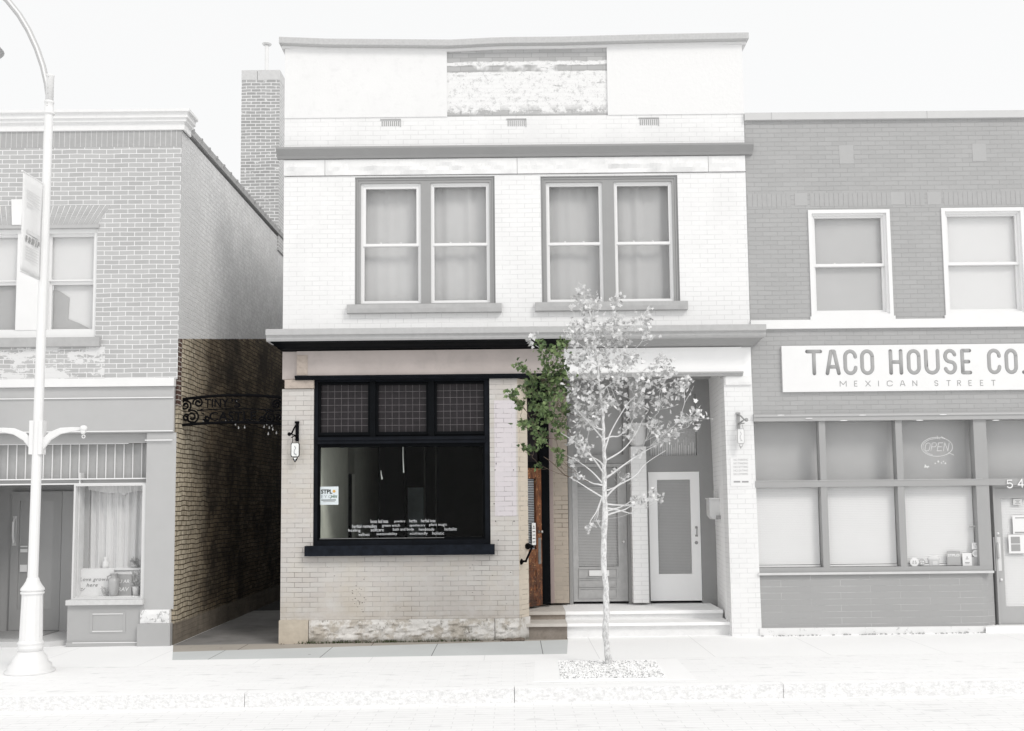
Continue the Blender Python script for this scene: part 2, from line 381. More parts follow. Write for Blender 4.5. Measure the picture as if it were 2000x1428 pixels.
def peel_mat():
    m = N('flaking whitewashed foundation stone'); o = m.xyz()
    c = m.mix(m.ramp(m.noise(3.2, 9, .75), .48, .56), RGB(222, 219, 215), RGB(190, 183, 173))
    c = m.mix(m.math('MULTIPLY', m.ramp(m.noise(8, 8, .8), .56, .62), .8), c, RGB(134, 129, 120))
    low = m.ramp(m.math('ADD', o[2], m.math('MULTIPLY', m.math('SUBTRACT', m.noise(7, 7, .75), .5), .16)), .0, .075, 1, 0)
    c = m.mix(m.math('MULTIPLY', low, .8), c, RGB(114, 109, 97)); m.col(c); m.b.inputs['Roughness'].default_value = .92; m.bump(m.noise(26, 8, .75), .9, .015); return m.m
M['peel_stone'] = peel_mat()
M['fascia_white'] = pm('white fascia board', P(252, 1.03), .7, .015, 3, .1)
M['g172'] = pm('mid grey paint', P(176), .6, .015, 4, .05)
M['g180'] = pm('soft grey paint', P(186), .6, .015, 4, .05)
M['g192'] = pm('pale grey paint', P(196), .65, .02, 4, .05)
M['g200'] = pm('grey fabric blind', P(214), .9, .03, 2, .1)
M['g225'] = pm('pale fabric', P(228), .9, .03, 3, .1)
M['grey_wood'] = pm('worn grey door wood', P(190), .75, .08, 12, .3, 40)
M['white_metal'] = pm('white powder coated metal', P(250), .45, .012, 3, .03, spec=.4)
M['curtain'] = pm('sheer white curtain', P(236), .9, .03, 2, .05)
M['glass_dark'] = glass('shop glass', 1.20, (.975, .985, .98), .25)
M['glass'] = glass('window glass', 1.40, (.97, .97, .97), .15)
M['mirror_glass'] = glass('wavy old glass', 1.5, (.97, .97, .97), .3)
M['lead'] = pm('grey lead came', (.12, .11, .115), .6, .35, 10, .1)
M['leaded_glass'] = pm('dusty purple brown textured glass', (.013, .010, .012), .4, .35, 14, .5, 90, spec=.3)
M['metal'] = pm('brushed metal', (.45, .45, .44), .35, .1, 20, .1, metal=1)
M['iron'] = pm('black wrought iron', (.003, .003, .004), .8, .3, 20, .3, spec=.08)
M['sign_white'] = pm('white sign enamel', (.80, .81, .80), .5, .03, 5, .03)
M['ink'] = pm('black ink', (.02, .02, .022), .6, .1, 5, 0)
M['ink_pale'] = pm('grey print', P(172), .6, .02, 5, 0)
M['ink_mid'] = pm('light grey print', P(208), .6, .02, 5, 0)
M['letter_white'] = pm('white vinyl lettering', (.86, .88, .90), .5, .02, 5, 0)

# ------------------------------------------------------------------ text as flat mesh lettering
def text(name, s, r, Y, mat, parent, depth=.003, bold=0.0, shear=0, spacing=1.0, y1=None):
    cu = bpy.data.curves.new('t', 'FONT'); cu.body = s; cu.extrude = depth/2; cu.offset = bold; cu.shear = shear; cu.space_character = spacing; cu.resolution_u = 3
    cu.align_x = 'LEFT'
    ob = bpy.data.objects.new('t', cu); C.objects.link(ob)
    dg = bpy.context.evaluated_depsgraph_get(); me = bpy.data.meshes.new_from_object(ob.evaluated_get(dg))
    bpy.data.objects.remove(ob); bpy.data.curves.remove(cu)
    xs = [v.co.x for v in me.vertices]; ys = [v.co.y for v in me.vertices]
    x0, x1, y0, y1_ = min(xs), max(xs), min(ys), max(ys)
    for v in me.vertices:
        a = (v.co.x-x0)/(x1-x0); b = (v.co.y-y0)/(y1_-y0)
        v.co = (r[0]+a*(r[1]-r[0]), Y-v.co.z, r[2]+b*(r[3]-r[2]))
    me.materials.clear(); me.materials.append(mat); me.name = name
    o = bpy.data.objects.new(name, me); C.objects.link(o)
    if parent is not None:
        o.parent = parent
        if parent.type == 'EMPTY': o.location = -parent.location
    return o
def arc(cx, cy, rx, ry, a0, a1, n=12):
    return [(cx+rx*math.cos(R_(a0+(a1-a0)*i/n)), cy+ry*math.sin(R_(a0+(a1-a0)*i/n))) for i in range(n+1)]
RR = .5-.20
SF = {  # rounded stroke letters in a unit box (x 0..w, y 0..1)
 'T': (.62, [[(0, 1), (.62, 1)], [(.31, 1), (.31, 0)]]),
 'A': (.60, [[(0, 0), (.22, 1), (.38, 1), (.60, 0)], [(.10, .30), (.50, .30)]]),
 'C': (.52, [[(.52, .74)] + arc(.26, .74, .26, .26, 0, 180) + arc(.26, .26, .26, .26, 180, 360)]),
 'O': (.52, [arc(.26, .74, .26, .26, 0, 180) + arc(.26, .26, .26, .26, 180, 360) + [(.52, .74)]]),
 'H': (.52, [[(0, 0), (0, 1)], [(.52, 0), (.52, 1)], [(0, .5), (.52, .5)]]),
 'U': (.55, [[(0, 1), (0, .27)] + arc(.275, .27, .275, .27, 180, 360) + [(.55, 1)]]),
 'S': (.50, [arc(.25, .75, .25, .25, 15, 180) + arc(.25, .75, .25, .25, 180, 250)[1:] + arc(.25, .25, .25, .25, 60, 0)[:] + arc(.25, .25, .25, .25, 0, -165)]),
 'E': (.44, [[(.44, 1), (0, 1), (0, 0), (.44, 0)], [(0, .5), (.36, .5)]]),
 '.': (.04, [[(0, 0), (.01, 0)]]),
 'M': (.75, [[(0, 0), (0, 1), (.375, .3), (.75, 1), (.75, 0)]]), 'X': (.7, [[(0, 0), (.7, 1)], [(0, 1), (.7, 0)]]),
 'I': (.02, [[(0, 0), (0, 1)]]), 'N': (.65, [[(0, 0), (0, 1), (.65, 0), (.65, 1)]]),
 'R': (.5, [[(0, 0), (0, 1), (.3, 1)] + arc(.28, .75, .22, .25, 90, -90) + [(0, .5)], [(.25, .5), (.5, 0)]]),
 'P': (.5, [[(0, 0), (0, 1), (.3, 1)] + arc(.28, .75, .22, .25, 90, -90) + [(0, .5)]]),
 'Y': (.6, [[(0, 1), (.3, .5), (.6, 1)], [(.3, .5), (.3, 0)]]), 'L': (.45, [[(0, 1), (0, 0), (.45, 0)]]),
 '5': (.5, [[(.46, 1), (.04, 1), (.02, .56)] + arc(.24, .32, .26, .31, 130, -150)]),
 '4': (.55, [[(.4, 0), (.4, 1), (0, .3), (.55, .3)]]),
}
def strokes(mb, ch, x0, z0, w, h, Y, r, flat=.3, shear=0.0):
    W, ps = SF[ch]
    for p in ps:
        pts = [(x0+(a/W if W > .1 else a)*w+shear*b*h, Y, z0+b*h) for a, b in p]
        if len(pts) < 7:
            for q0_, q1_ in zip(pts[:-1], pts[1:]): mb.tube([q0_, q1_], r, 8, flat)
        else: mb.tube(pts, r, 8, flat)
        for q in pts:
            if len(pts) < 7: mb.ball(q, r*.99, 8, 5, sy=flat)
        mb.ball(pts[0], r*.99, 8, 5, sy=flat); mb.ball(pts[-1], r*.99, 8, 5, sy=flat)

exec_order = []
# ================================================================== THE SETTING
def slab(poly, top, thick, mb=None):
    mb = mb or MB(); n = len(poly)
    vs = [(x, y, gz(x)+top-thick) for x, y in poly] + [(x, y, gz(x)+top) for x, y in poly]
    return mb.add(vs, [tuple(range(n-1, -1, -1)), tuple(range(n, 2*n))] + [(i, (i+1) % n, (i+1) % n+n, i+n) for i in range(n)])
ka, kb = gat(0, 1363), gat(2000, 1329)
def kerb_y(x, off=0.0): return ka.y + (kb.y-ka.y)*(x-ka.x)/(kb.x-ka.x) + off
def concrete(name, base, joint, px=1.5, py=1.6, offx=0, offy=0, jw=.012, var=.05, spots=0, dark=None):
    m = N(name); o = m.xyz()
    def line(s, per, off):
        a = m.math('ABSOLUTE', m.math('SUBTRACT', m.math('FRACT', m.math('ADD', m.math('DIVIDE', m.math('ADD', s, off), per), 100.0)), .5))
        return m.math('GREATER_THAN', a, .5-jw/per/2)
    j = m.math('MAXIMUM', line(o[0], px, offx), line(o[1], py, offy)) if py else line(o[0], px, offx)
    k = m.ramp(m.noise(.9, 9, .68), .3, .7, 1-var, 1+var)
    x = m.n('ShaderNodeVectorMath', operation='SCALE'); x.inputs[0].default_value = base; m.l(k, x.inputs['Scale'])
    out = m.mix(m.math('MULTIPLY', m.ramp(m.noise(60, 3, .8), .5, .75), .10), x.outputs[0], tuple(c*.6 for c in base))
    if spots: out = m.mix(m.ramp(m.noise(5, 2), .74, .76, 0, spots), out, tuple(c*.3 for c in base))
    if dark: out = m.mix(m.math('MULTIPLY', m.ramp(m.noise(.7, 7, .7), .45, .65), dark[1]), out, dark[0])
    out = m.mix(j, out, joint); m.col(out); m.b.inputs['Roughness'].default_value = .9
    m.b.inputs['Specular IOR Level'].default_value = .2
    m.bump(m.math('ADD', m.noise(70, 5, .7), m.math('MULTIPLY', j, -2.0)), .3, .004); return m.m
PG = lambda v: P(v, 1.03)
M['walk_pale'] = concrete('pale concrete pavement', PG(250), PG(232), 1.52, 0, .4, 0, .012, .01)
M['walk_old'] = concrete('old brownish concrete strip', RGB(184, 177, 168, 1.2), RGB(110, 104, 98, 1.2), 1.9, 0, .2, 0, .012, .09, .5)
M['walk_blue'] = concrete('blue grey concrete slabs', RGB(218, 221, 221, 1.2), RGB(140, 142, 142, 1.2), 1.52, 0, 1.13, 0, .012, .04, .6)
M['alley_floor'] = concrete('grey alley concrete', RGB(150, 148, 146, 1.2), RGB(80, 78, 76, 1.2), 30, 4.5, 3, .2, .02, .16, .4, (RGB(95, 94, 94, 1.2), .5))
def paver_extra(m, o, out):
    mp = m.n('ShaderNodeMapping'); mp.inputs['Scale'].default_value = (2.2, 9, 1); m.l(m.tc.outputs['Object'], mp.inputs[0])
    return m.mix(m.math('MULTIPLY', m.ramp(m.noise(1, 3, .6, mp.outputs[0]), .60, .68), .6), out, P(218, 1.1))
M['pavers'] = brick('pale clay pavers', PG(249), PG(246), PG(240), plan=True, bw=.30, rh=.10, ms=.005, bump=.2, var=.008, wob=.002, extra=paver_extra)
M['road'] = brick('pale road bricks', P(250, 1.1), P(247, 1.1), P(234, 1.1), plan=True, bw=.42, rh=.105, ms=.006, bump=.25, var=.01, wob=.003, extra=paver_extra)
def kerb_mat():
    m = N('gritty kerb stone'); o = m.xyz()
    mp = m.n('ShaderNodeMapping'); mp.inputs['Scale'].default_value = (9, 4, 14); m.l(m.tc.outputs['Object'], mp.inputs[0])
    face = m.n('ShaderNodeSeparateXYZ'); m.l(m.tc.outputs['Normal'], face.inputs[0])
    g = m.mix(m.ramp(m.noise(2, 8, .8, mp.outputs[0]), .40, .68), PG(246), PG(204))
    m.col(m.mix(m.ramp(face.outputs[2], .3, .7), g, PG(249))); m.b.inputs['Roughness'].default_value = .95; m.bump(m.noise(40, 5), .7, .01); return m.m
M['kerb'] = kerb_mat()
XW = 60.0
struct(slab([(-400, -400), (400, -400), (400, 400), (-400, 400)], -.15, .5).build('road', M['road']))
YB = gat(800, 1282).y
YP = YB-.45
yaL, yaR = gat(357, 1273).y, gat(1104, 1249.5).y
XL = xa(355, 260)+.006; XR = xa(1109, 1242)
def xl(y): return XL+(gat(352, 1282).x-XL)*y/YB
def xr(y): return XR+(gat(1109, 1282).x-XR)*y/YB
struct(slab([(-XW, kerb_y(-XW, .15)), (XW, kerb_y(XW, .15)), (XW, YP), (-XW, YP)], 0, .35).build('paved_footpath', M['pavers']))
kb_ = MB()
n = 40
for i in range(n):
    x0 = -XW+2*XW*i/n; x1 = -XW+2*XW*(i+1)/n-.006
    slab([(x0, kerb_y(x0)), (x1, kerb_y(x1)), (x1, kerb_y(x1, .144)), (x0, kerb_y(x0, .144))], .004, .4, kb_)
struct(kb_.build('kerb', M['kerb']))
pw = MB()
slab([(-XW, YP+.004), (XW, YP+.004), (XW, YB), (-XW, YB)], 0, .3, pw)
slab([(-XW, YB), (xl(YB), YB), (XL, 0), (XL, 3), (-XW, 3)], 0, .3, pw)
slab([(xr(YB), YB), (XW, YB), (XW, 3), (XR, 3), (XR, 0)], 0, .3, pw)
struct(pw.build('concrete_pavement', M['walk_pale']))
struct(slab([(xl(YB), YB), (xr(YB)-.002, YB), (xr(yaR)-.002, yaR), (xl(yaL), yaL)], -.001, .3).build('slab_pavement', M['walk_blue']))
XC0 = xa(545, 1240)
struct(slab([(xl(yaL), yaL+.004), (xr(yaR)-.002, yaR+.004), (XR-.002, .0), (XL, .0)], -.002, .3).build('old_concrete_strip', M['walk_old']))
al = MB(); slab([(XL, .004), (XC0+.3, .004), (XC0+.3, 4.6), (XL, 4.6)], -.003, .3, al)
struct(al.build('alley_floor', M['alley_floor']))
struct(slab([(XL, 4.604), (XC0+.3, 4.604), (XC0+.3, 24), (XL, 24)], -.006, .3).build('alley_depth_shade', pm('black alley shade sheet', (.022, .021, .020), .9, .2, 3, .4)))  # black floor sheet standing in for the shade deep in the alley

# ================================================================== LEFT BUILDING
LX = xa(355, 260)                    # alley corner
lb = thing('brick_building', 'two storey grey face brick shop with white cornice left of the alley', 'building', (LX-4, 0, 0))
ZT = za(200, 256)                    # underside of cornice
wr = rc(-120, 443, 188, 662)         # window opening
DEEP = 16
fr = MB(); ZB = za(200, 742)
fr.holes(-12, LX, ZB, ZT-.26, [(-12.5, wr[1], wr[2], wr[3])], 0, .3)
fr.build('front_wall', M['left_brick'], lb)
sc = MB()
nx = 62
for i in range(nx):   # soldier course under the cornice
    x1 = LX-i*.0835; sc.box(x1-.0775, x1, -.004, .3, ZT-.256, ZT-.004)
sc.build('soldier_course', pm('soldier brick', P(184), .8, .06, 9, .3), lb)
MB().box(-12, LX-.004, -.0025, .3, ZT-.258, ZT-.002).build('soldier_bed', pm('pale mortar', P(246), .9, .02), lb)
sw = MB()
sw.box(LX-.004, LX+.0, .0, .001, 0, .1)
sw = MB().add([(LX+.003, .003, -3), (LX+.003, DEEP, -3), (LX+.003, DEEP, ZT), (LX+.003, .003, ZT), (LX-.3, .3, -3), (LX-.3, DEEP, -3), (LX-.3, DEEP, ZT), (LX-.3, .3, ZT)],
   [(0, 1, 2, 3), (5, 4, 7, 6), (3, 2, 6, 7), (1, 5, 6, 2), (0, 3, 7, 4)])
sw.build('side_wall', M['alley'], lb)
# chipped plinth render along the side wall foot
cz = [(0, ZT), (-.03, ZT+.0), (-.03, ZT+.10), (-.07, ZT+.12), (-.07, ZT+.155), (-.10, ZT+.17), (-.10, ZT+.235), (-.14, ZT+.25), (-.14, ZT+.29), (0, ZT+.30)]
zt_ = za(200, 219)
k = (zt_-ZT)/.30
cz = [(y, ZT+(z-ZT)*k) for y, z in cz]
cn = MB(); ring = cz+[(.5, zt_), (.5, ZT)]; n = len(cz); E = LX+.02
vs = [(-12, y, z) for y, z in cz]+[(E-y, y, z) for y, z in cz]+[(E-y, .30, z) for y, z in cz]
cn.add(vs, [(j*n+i, j*n+i+1, (j+1)*n+i+1, (j+1)*n+i) for j in range(2) for i in range(n-1)])
m0 = len(cn.v); cn.add([(E, .30, z) for z in (ZT, zt_)], []); cn.f.append(tuple([2*n+i for i in range(n)])); cn.mi.append(0)
cn.add([(-12, 0, zt_), (E, 0, zt_), (E, .3, zt_), (-12, .3, zt_)], [(0, 1, 2, 3)])
cn.build('cornice', pm('weathered white cornice paint', P(250), .6, .02, 6, .1, dirt=.12), lb)
cp = MB(); y = .3
cp.box(LX-.25, LX+.05, .305, DEEP, ZT+.05, ZT+.16)
while y < DEEP:
    cp.tube([(LX-.22, y+.1, ZT+.20), (LX+.06, y+.1, ZT+.13)], .045, 8); y += .42
cp.box(LX-.25, LX+.02, .305, DEEP, ZT+.16, ZT+.20)
cp.build('tile_coping', pm('grey clay coping', P(188), .85, .1, 10, .4), lb)
MB().add([(-12, .3, ZT+.1), (LX-.25, .3, ZT+.1), (LX-.25, DEEP, ZT+.1), (-12, DEEP, ZT+.1)], [(0, 1, 2, 3)]).build('roof', M['g200'], lb)
MB().box(-12, LX-.3, DEEP-.3, DEEP, -3, ZT+.1).build('rear_wall', M['soot'], lb)
# flat arch of slanting bricks over the window
fa = MB(); zb = wr[3]+.02; zh = za(150, 402)
xc = xa(35, 420)
for i in range(2, 21):
    for sg in (-1, 1):
        b0 = xc+sg*(i*.0775-.07); b1 = b0+sg*.068
        sl_ = .28*(i/20)**1.0
        t0 = b0+sg*sl_*.9; t1 = t0+sg*(b1-b0)*sg*1.03
        if sg > 0 and b1 > wr[1]-.0: continue
        zm = zb+(zh-zb)*(.45 if i % 2 else .6)
        def P2(u, z): f = (z-zb)/(zh-zb); return (u[0]+(u[1]-u[0])*f, z)
        for za_, zb_ in ((zb, zm-.004), (zm+.004, zh)):
            fa.prism([P2((b0, t0), za_), P2((b1, t1), za_), P2((b1, t1), zb_), P2((b0, t0), zb_)], -.012, .01)
fa.build('flat_arch', pm('arch brick', P(192), .8, .07, 9, .3), lb)
MB().prism([(wr[1]+.0, zb), (wr[1]+.20, zh), (xc-1.7, zh), (xc-1.5, zb)], -.006, .02).build('arch_mortar', pm('pale mortar', P(246)), lb)
MB().prism([(xc-.07, zb), (xc+.07, zb), (xc+.09, zh+.1), (xc-.09, zh+.1)], -.04, .02).build('keystone', M['stone_white'], lb)
# upper window : one wide frame with sashes
wf = MB(); wo_ = wr; wi = (wr[0], wr[1]-.06, wr[2]+.14, wr[3]-.10)
wf.frame((wr[0], wr[1], wr[2], wr[3]), wi, .04, .2)
xm0, xm1 = xa(38, 550, .12), xa(97, 550, .12)
wf.box(xm0, xm1, .03, .2, wi[2], wi[3])
wn = wf.build('window', M['white_paint'], lb)
MB().box(wr[0], wr[1]+.03, -.03, .038, wr[3]-.035, wr[3]+.018).build('window_head', M['trim_grey2'], wn)
zr = za(140, 553, .12)
sh = MB(); pn = MB(); bl = MB(); bd = MB()
for a, b in ((wr[0], xm0), (xm1, wi[1])):
    sh.frame((a, b, wi[2], zr+.03), (a+.03, b-.035, wi[2]+.03, zr-.02), .14, .18)
    sh.frame((a, b, zr+.03, wi[3]), (a+.03, b-.035, zr+.05, wi[3]-.04), .10, .14)
    pn.box(a+.03, b-.03, .155, .157, wi[2]+.02, zr-.01); pn.box(a+.03, b-.03, .115, .117, zr+.04, wi[3]-.03)
    bl.box(a+.02, b-.02, .165, .170, zr-.0, wi[3])
    # grey shapes behind the lower panes stand in for a reflection
sh.build('sash', M['white_paint'], wn); pn.build('pane', M['glass'], wn)
bl.build('roller_blind', pm('white roller blind', P(247), .9, .01), wn)
b1 = MB(); w0, w1 = xm1+.02, wi[1]-.03
H = zr-wi[2]
b1.add([(w0, .22, wi[2]), (w1, .22, wi[2]), (w1, .22, zr), (w0, .22, zr)], [(0, 1, 2, 3)])
b1.add([(wr[0], .22, wi[2]), (xm0, .22, wi[2]), (xm0, .22, zr), (wr[0], .22, zr)], [(0, 1, 2, 3)])
b1.build('lower_blind', pm('white lower blind', P(247), .9, .01), wn)
sh2 = MB(); W_ = w1-w0  # grey cut-outs behind the glass, a reflection made as shapes
sh2.prism([(w0, wi[2]), (w0+W_, wi[2]), (w0+W_*.62, wi[2]+H*.18), (w0+W_*.36, wi[2]+H*.27), (w0+W_*.38, wi[2]+H*.72), (w0+W_*.14, wi[2]+H*.86), (w0, wi[2]+H*.88)], .205, .212)
sh2.prism([(wr[0], wi[2]), (xm0-.03, wi[2]), (xm0-.03, zr), (wr[0], zr)], .205, .212)
sh2.prism([(wr[0], zr), (xm0-.03, zr+.02), (xm0-.10, zr+.12), (xm0-.5, zr+.38), (wr[0], zr+.5)], .186, .196)
sh2.build('pane_reflection', pm('grey painted reflection', P(200), .9, .02), wn)
sr = rc(-120, 661, 197, 679)
MB().box(-12, sr[1], -.07, .12, sr[2], sr[3]).build('window_sill', M['sill_grey'], wn)
wp = MB().box(-12, xa(205, 700), -.006, .0, ZB+.01, sr[2]); wp.build('worn_brick_patch', M['left_brick_worn'], lb)
# storefront
z739, z755 = za(200, 740), za(200, 756)
xp = xa(345, 760)
MB().box(-12, xp-.02, -.07, .3, z755, z739).build('white_band', M['white_paint'], lb)
zs = za(200, 846)
sb = MB().box(-12, xp-.03, -.02, .3, zs, z755-.003)
sb.box(-12, xp-.03, -.032, -.02, za(200, 779), za(200, 777)); sb.build('signboard', M['g192'], lb)
l2 = MB()
for py in (778, 843): l2.box(-12, xp-.035, -.045, -.033 if py == 778 else -.02, za(200, py+1), za(200, py-1))
l2.box(xa(285, 860), xp-.04, -.045, -.02, za(300, 861), za(300, 859)); l2.build('signboard_moulding', M['white_paint'], lb)
xq = xa(284, 1000); xr_ = xa(340, 1100)
pl = MB().box(xq, LX-.001, -.0, .35, za(310, 1190), zs-.003).build('pilaster', M['g192'], lb)
pb = MB().box(xa(272, 1230), xa(336, 1230), -.09, .35, -.05+gz(-5), za(310, 1217)).build('pilaster_base', M['g180'], lb)
def flake_mat(name, a, b, t, sc):
    m = N(name); m.col(m.mix(m.ramp(m.noise(sc, 9, .75), t, t+.03), a, b)); m.b.inputs['Roughness'].default_value = .9; m.bump(m.noise(sc, 6), .5, .01); return m.m
MB().rough(xa(276, 1200), xa(333, 1200), -.05, .3, za(310, 1217)+.002, za(310, 1190)-.002, .02, .03, 3).build('plinth_block', flake_mat('flaking white block', P(250), P(190), .56, 7), lb)
# transom with vertical bars
zt1, zt0 = za(140, 866), za(140, 935)
tz = MB(); tz.box(-12, xq-.0, .16, .3, za(140, 946), zt0-.002); tz.box(-12, xq, .10, .16, zt1, zs-.002); tz.build('transom_frame', M['g180'], lb)
mo = MB()
for py in (935.5, 945): mo.box(-12, xq-.01, .10, .16, za(140, py+1.2), za(140, py-1.2))
mo.build('transom_moulding', M['white_paint'], lb)
MB().box(-12, xq, .26, .28, zt0, zt1).build('transom_glass', pm('obscured transom glass', P(184), .5, .05, 8, .3), lb)
br = MB(); x = xa(266, 900)
while x > -9.3: br.tube([(x, .225, zt0), (x, .225, zt1)], .009, 6); x -= .1385
br.build('transom_bars', M['white_metal'], lb)
# display window
dw = rc(144, 948, 282, 1170, .06)
dwf = MB().frame((dw[0], dw[1]+.05, dw[2], dw[3]+.02), (dw[0]+.028, dw[1]-.03, dw[2]+.02, dw[3]-.01), .02, .14).build('display_window', M['g225'], lb)
MB().box(dw[0]+.05, dw[1]-.02, .09, .094, dw[2]+.01, dw[3]).build('pane', M['glass'], dwf)
zsh = za(210, 1109, .35)
cu = MB(); nn = 120
cx0, cx1 = dw[0]+.05, dw[1]+.0
for i in range(nn+1):
    f = i/nn; x = cx0+(cx1-cx0)*f; y = .34+.028*math.sin(f*48+1.5*math.sin(f*7))+.01*math.sin(f*111)
    g_ = .02*math.sin(f*9)
    cu.v += [(x+.05*(0.5-f), y, zsh-.0), (x, y+g_, dw[3]+.1)]
cu.f = [(2*i, 2*i+2, 2*i+3, 2*i+1) for i in range(nn)]; cu.mi = [0]*nn
cu.build('sheer_curtain', M['curtain'], dwf, True)
va = MB(); nn = 30
for i in range(nn+1):
    f = i/nn; x = cx0+(cx1-cx0)*f; va.v += [(x, .30+.01*math.sin(f*70), dw[3]-.05-.07*math.sin(f*math.pi)-(.04 if abs(f-.58) < .03 else 0)), (x, .30+.01*math.sin(f*70), dw[3]+.1)]
va.f = [(2*i, 2*i+2, 2*i+3, 2*i+1) for i in range(nn)]; va.mi = [0]*nn
va.build('lace_valance', pm('white lace', P(246)), dwf)
MB().box(cx0-.05, cx1, .26, .40, zsh-.035, zsh).build('inner_shelf', M['white_paint'], dwf)
MB().box(cx0-.05, cx1+.1, .10, .80, dw[2]-.03, dw[2]+.035).build('window_board', M['white_paint'], dwf)
bx = MB(); bx.box(cx0-.05, cx1+.2, .8, .82, dw[2], dw[3]+.2); bx.box(cx1+.1, cx1+.12, .1, .8, dw[2], dw[3]+.2); bx.box(cx0-.02, cx0-.0, .12, .8, dw[2], dw[3]+.2)
bx.box(cx0, cx1+.1, .28, .29, dw[2]+.03, zsh-.03)
bx.build('window_box', pm('pale window lining', P(240)), dwf)
xd0 = xa(131, 1220); zds = za(200, 1181)
MB().box(xa(132, 1175), xa(279, 1175)+.02, -.07, .3, zds, dw[2]-.002).build('display_sill', pm('mottled sill', P(222), .8, .08, 14, .4), lb)
pnl = MB().box(xd0, xq-.003, .0, .3, gz(-6)-.05, zds-.003)
q = rc(181, 1200, 240, 1232); 
pnl.frame((q[0]-.04, q[1]+.04, q[2]-.03, q[3]+.03), q, -.008, .0)
pnl.box(xd0, xq-.01, -.03, .0, gz(-6), za(200, 1254)); pnl.build('stall_riser', M['g180'], lb)
ml = MB(); 
for r_ in ((q[0], q[1], q[3], q[3]+.012), (q[0], q[1], q[2]-.012, q[2])): ml.box(r_[0], r_[1], -.013, -.008, r_[2], r_[3])
ml.box(xd0+.1, xq-.04, -.036, -.03, za(200, 1254)-.012, za(200, 1254)); ml.build('riser_moulding', M['white_paint'], lb)
# recessed doorway
YD = 1.2
xdl, xdr = -9.6, xd0+.02
dr = MB()
dr.box(xdr, xdr+.15, .3, YD, gz(-7), za(140, 946)); dr.box(-12, xdl+1.2, .0, .3, gz(-7), za(140, 946)); dr.box(-12, xd0+.1, YD+.08, YD+.2, -.2, za(140, 930))
dr.box(-12, xd0+.1, .3, YD+.1, za(140, 946), za(140, 946)+.05); dr.build('doorway_lining', M['g180'], lb)
fl = gz(-7)+.08
MB().plan([(-12, .02), (xd0-.25, .02), (xd0+.05, .02+.25), (xd0+.1, YD+.1), (-12, YD+.1)], -.2, fl).build('door_step', M['g200'], lb)
MB().box(-9.0, xa(98, 1230, .9), .3, YD, fl, fl+.015).build('door_mat', pm('ribbed door mat', P(176), .95, .1, 30, .6), lb)
dd = MB(); xa_, xb_ = xa(20, 1100, YD), xa(118, 1100, YD); zdt = za(80, 960, YD)
dd.frame((xa_, xb_, fl+.02, zdt), (xa_+.13, xb_-.13, fl+.35, zdt-.15), YD, YD+.06)
dobj = dd.build('shop_door', M['g172'], lb)
MB().box(xa_+.12, xb_-.12, YD+.02, YD+.03, fl+.34, zdt-.14).build('pane', pm('dim grey door glass', P(178), .25, .02, 1, 0, spec=.5), dobj)
MB().box(xb_, xdr, YD+.01, YD+.05, fl, zdt).build('side_panel', M['g180'], dobj)
MB().tube([(xa_+.07, YD-.05, za(30, 1060, YD)), (xa_+.07, YD-.08, za(30, 1045, YD)), (xa_+.07, YD-.08, za(30, 1020, YD)), (xa_+.07, YD-.0, za(30, 1010, YD))], .018).build('door_handle', M['white_metal'], dobj)
MB().rect(rc(25, 1008, 33, 1066, YD), YD-.012, YD-.001).build('door_plate', M['g225'], dobj)
st = MB(); 
for a in ((40, 1066, 54, 1069), (40, 1072, 54, 1079), (39, 1103, 53, 1117)): MB().rect(rc(*a, YD), YD-.004, YD-.001).build('door_sticker', M['white_paint'], dobj)

# chimney stack standing on the left roof by the gap
CY_ = 6.25; ch = rc(470, 137, 545, 500, CY_)
zc = za(505, 156, CY_); cd = .95
c_ = MB(); c_.cur = 0; c_.quad((ch[0], CY_, ZT-.3), (ch[1], CY_, ZT-.3), (ch[1], CY_, zc), (ch[0], CY_, zc)); c_.quad((ch[1], CY_+cd, ZT-.3), (ch[0], CY_+cd, ZT-.3), (ch[0], CY_+cd, zc), (ch[1], CY_+cd, zc))
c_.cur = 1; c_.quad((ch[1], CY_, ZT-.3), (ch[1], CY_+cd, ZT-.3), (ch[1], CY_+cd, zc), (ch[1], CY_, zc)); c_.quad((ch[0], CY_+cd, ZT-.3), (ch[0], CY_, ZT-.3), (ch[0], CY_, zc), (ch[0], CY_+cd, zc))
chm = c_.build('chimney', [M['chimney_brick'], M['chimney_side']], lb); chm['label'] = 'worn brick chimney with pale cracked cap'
xk = xa(503, 145, CY_)
cc = MB().box(ch[0]-.003, xk-.008, CY_-.004, CY_+cd+.004, zc, ch[3]+.0).box(xk+.004, ch[1]+.003, CY_-.004, CY_+cd+.004, zc, ch[3]).box(xk-.008, xk+.004, CY_+.02, CY_+cd, zc, ch[3]-.01)
cc.build('chimney_cap', pm('concrete chimney cap', P(222), .9, .05, 12, .5), chm)
xk = xa(521, 110, CY_+.4)
MB().tube([(xk, CY_+.4, ch[3]-.05), (xk, CY_+.4, za(521, 90, CY_+.4))], .045).lathe([(.09, 0), (.11, .02), (.05, .06), (.01, .07)], (xk, CY_+.4, za(521, 88, CY_+.4)), seg=12).build('flue_pipe', pm('pale flue pipe', P(246), .6, .04), chm)

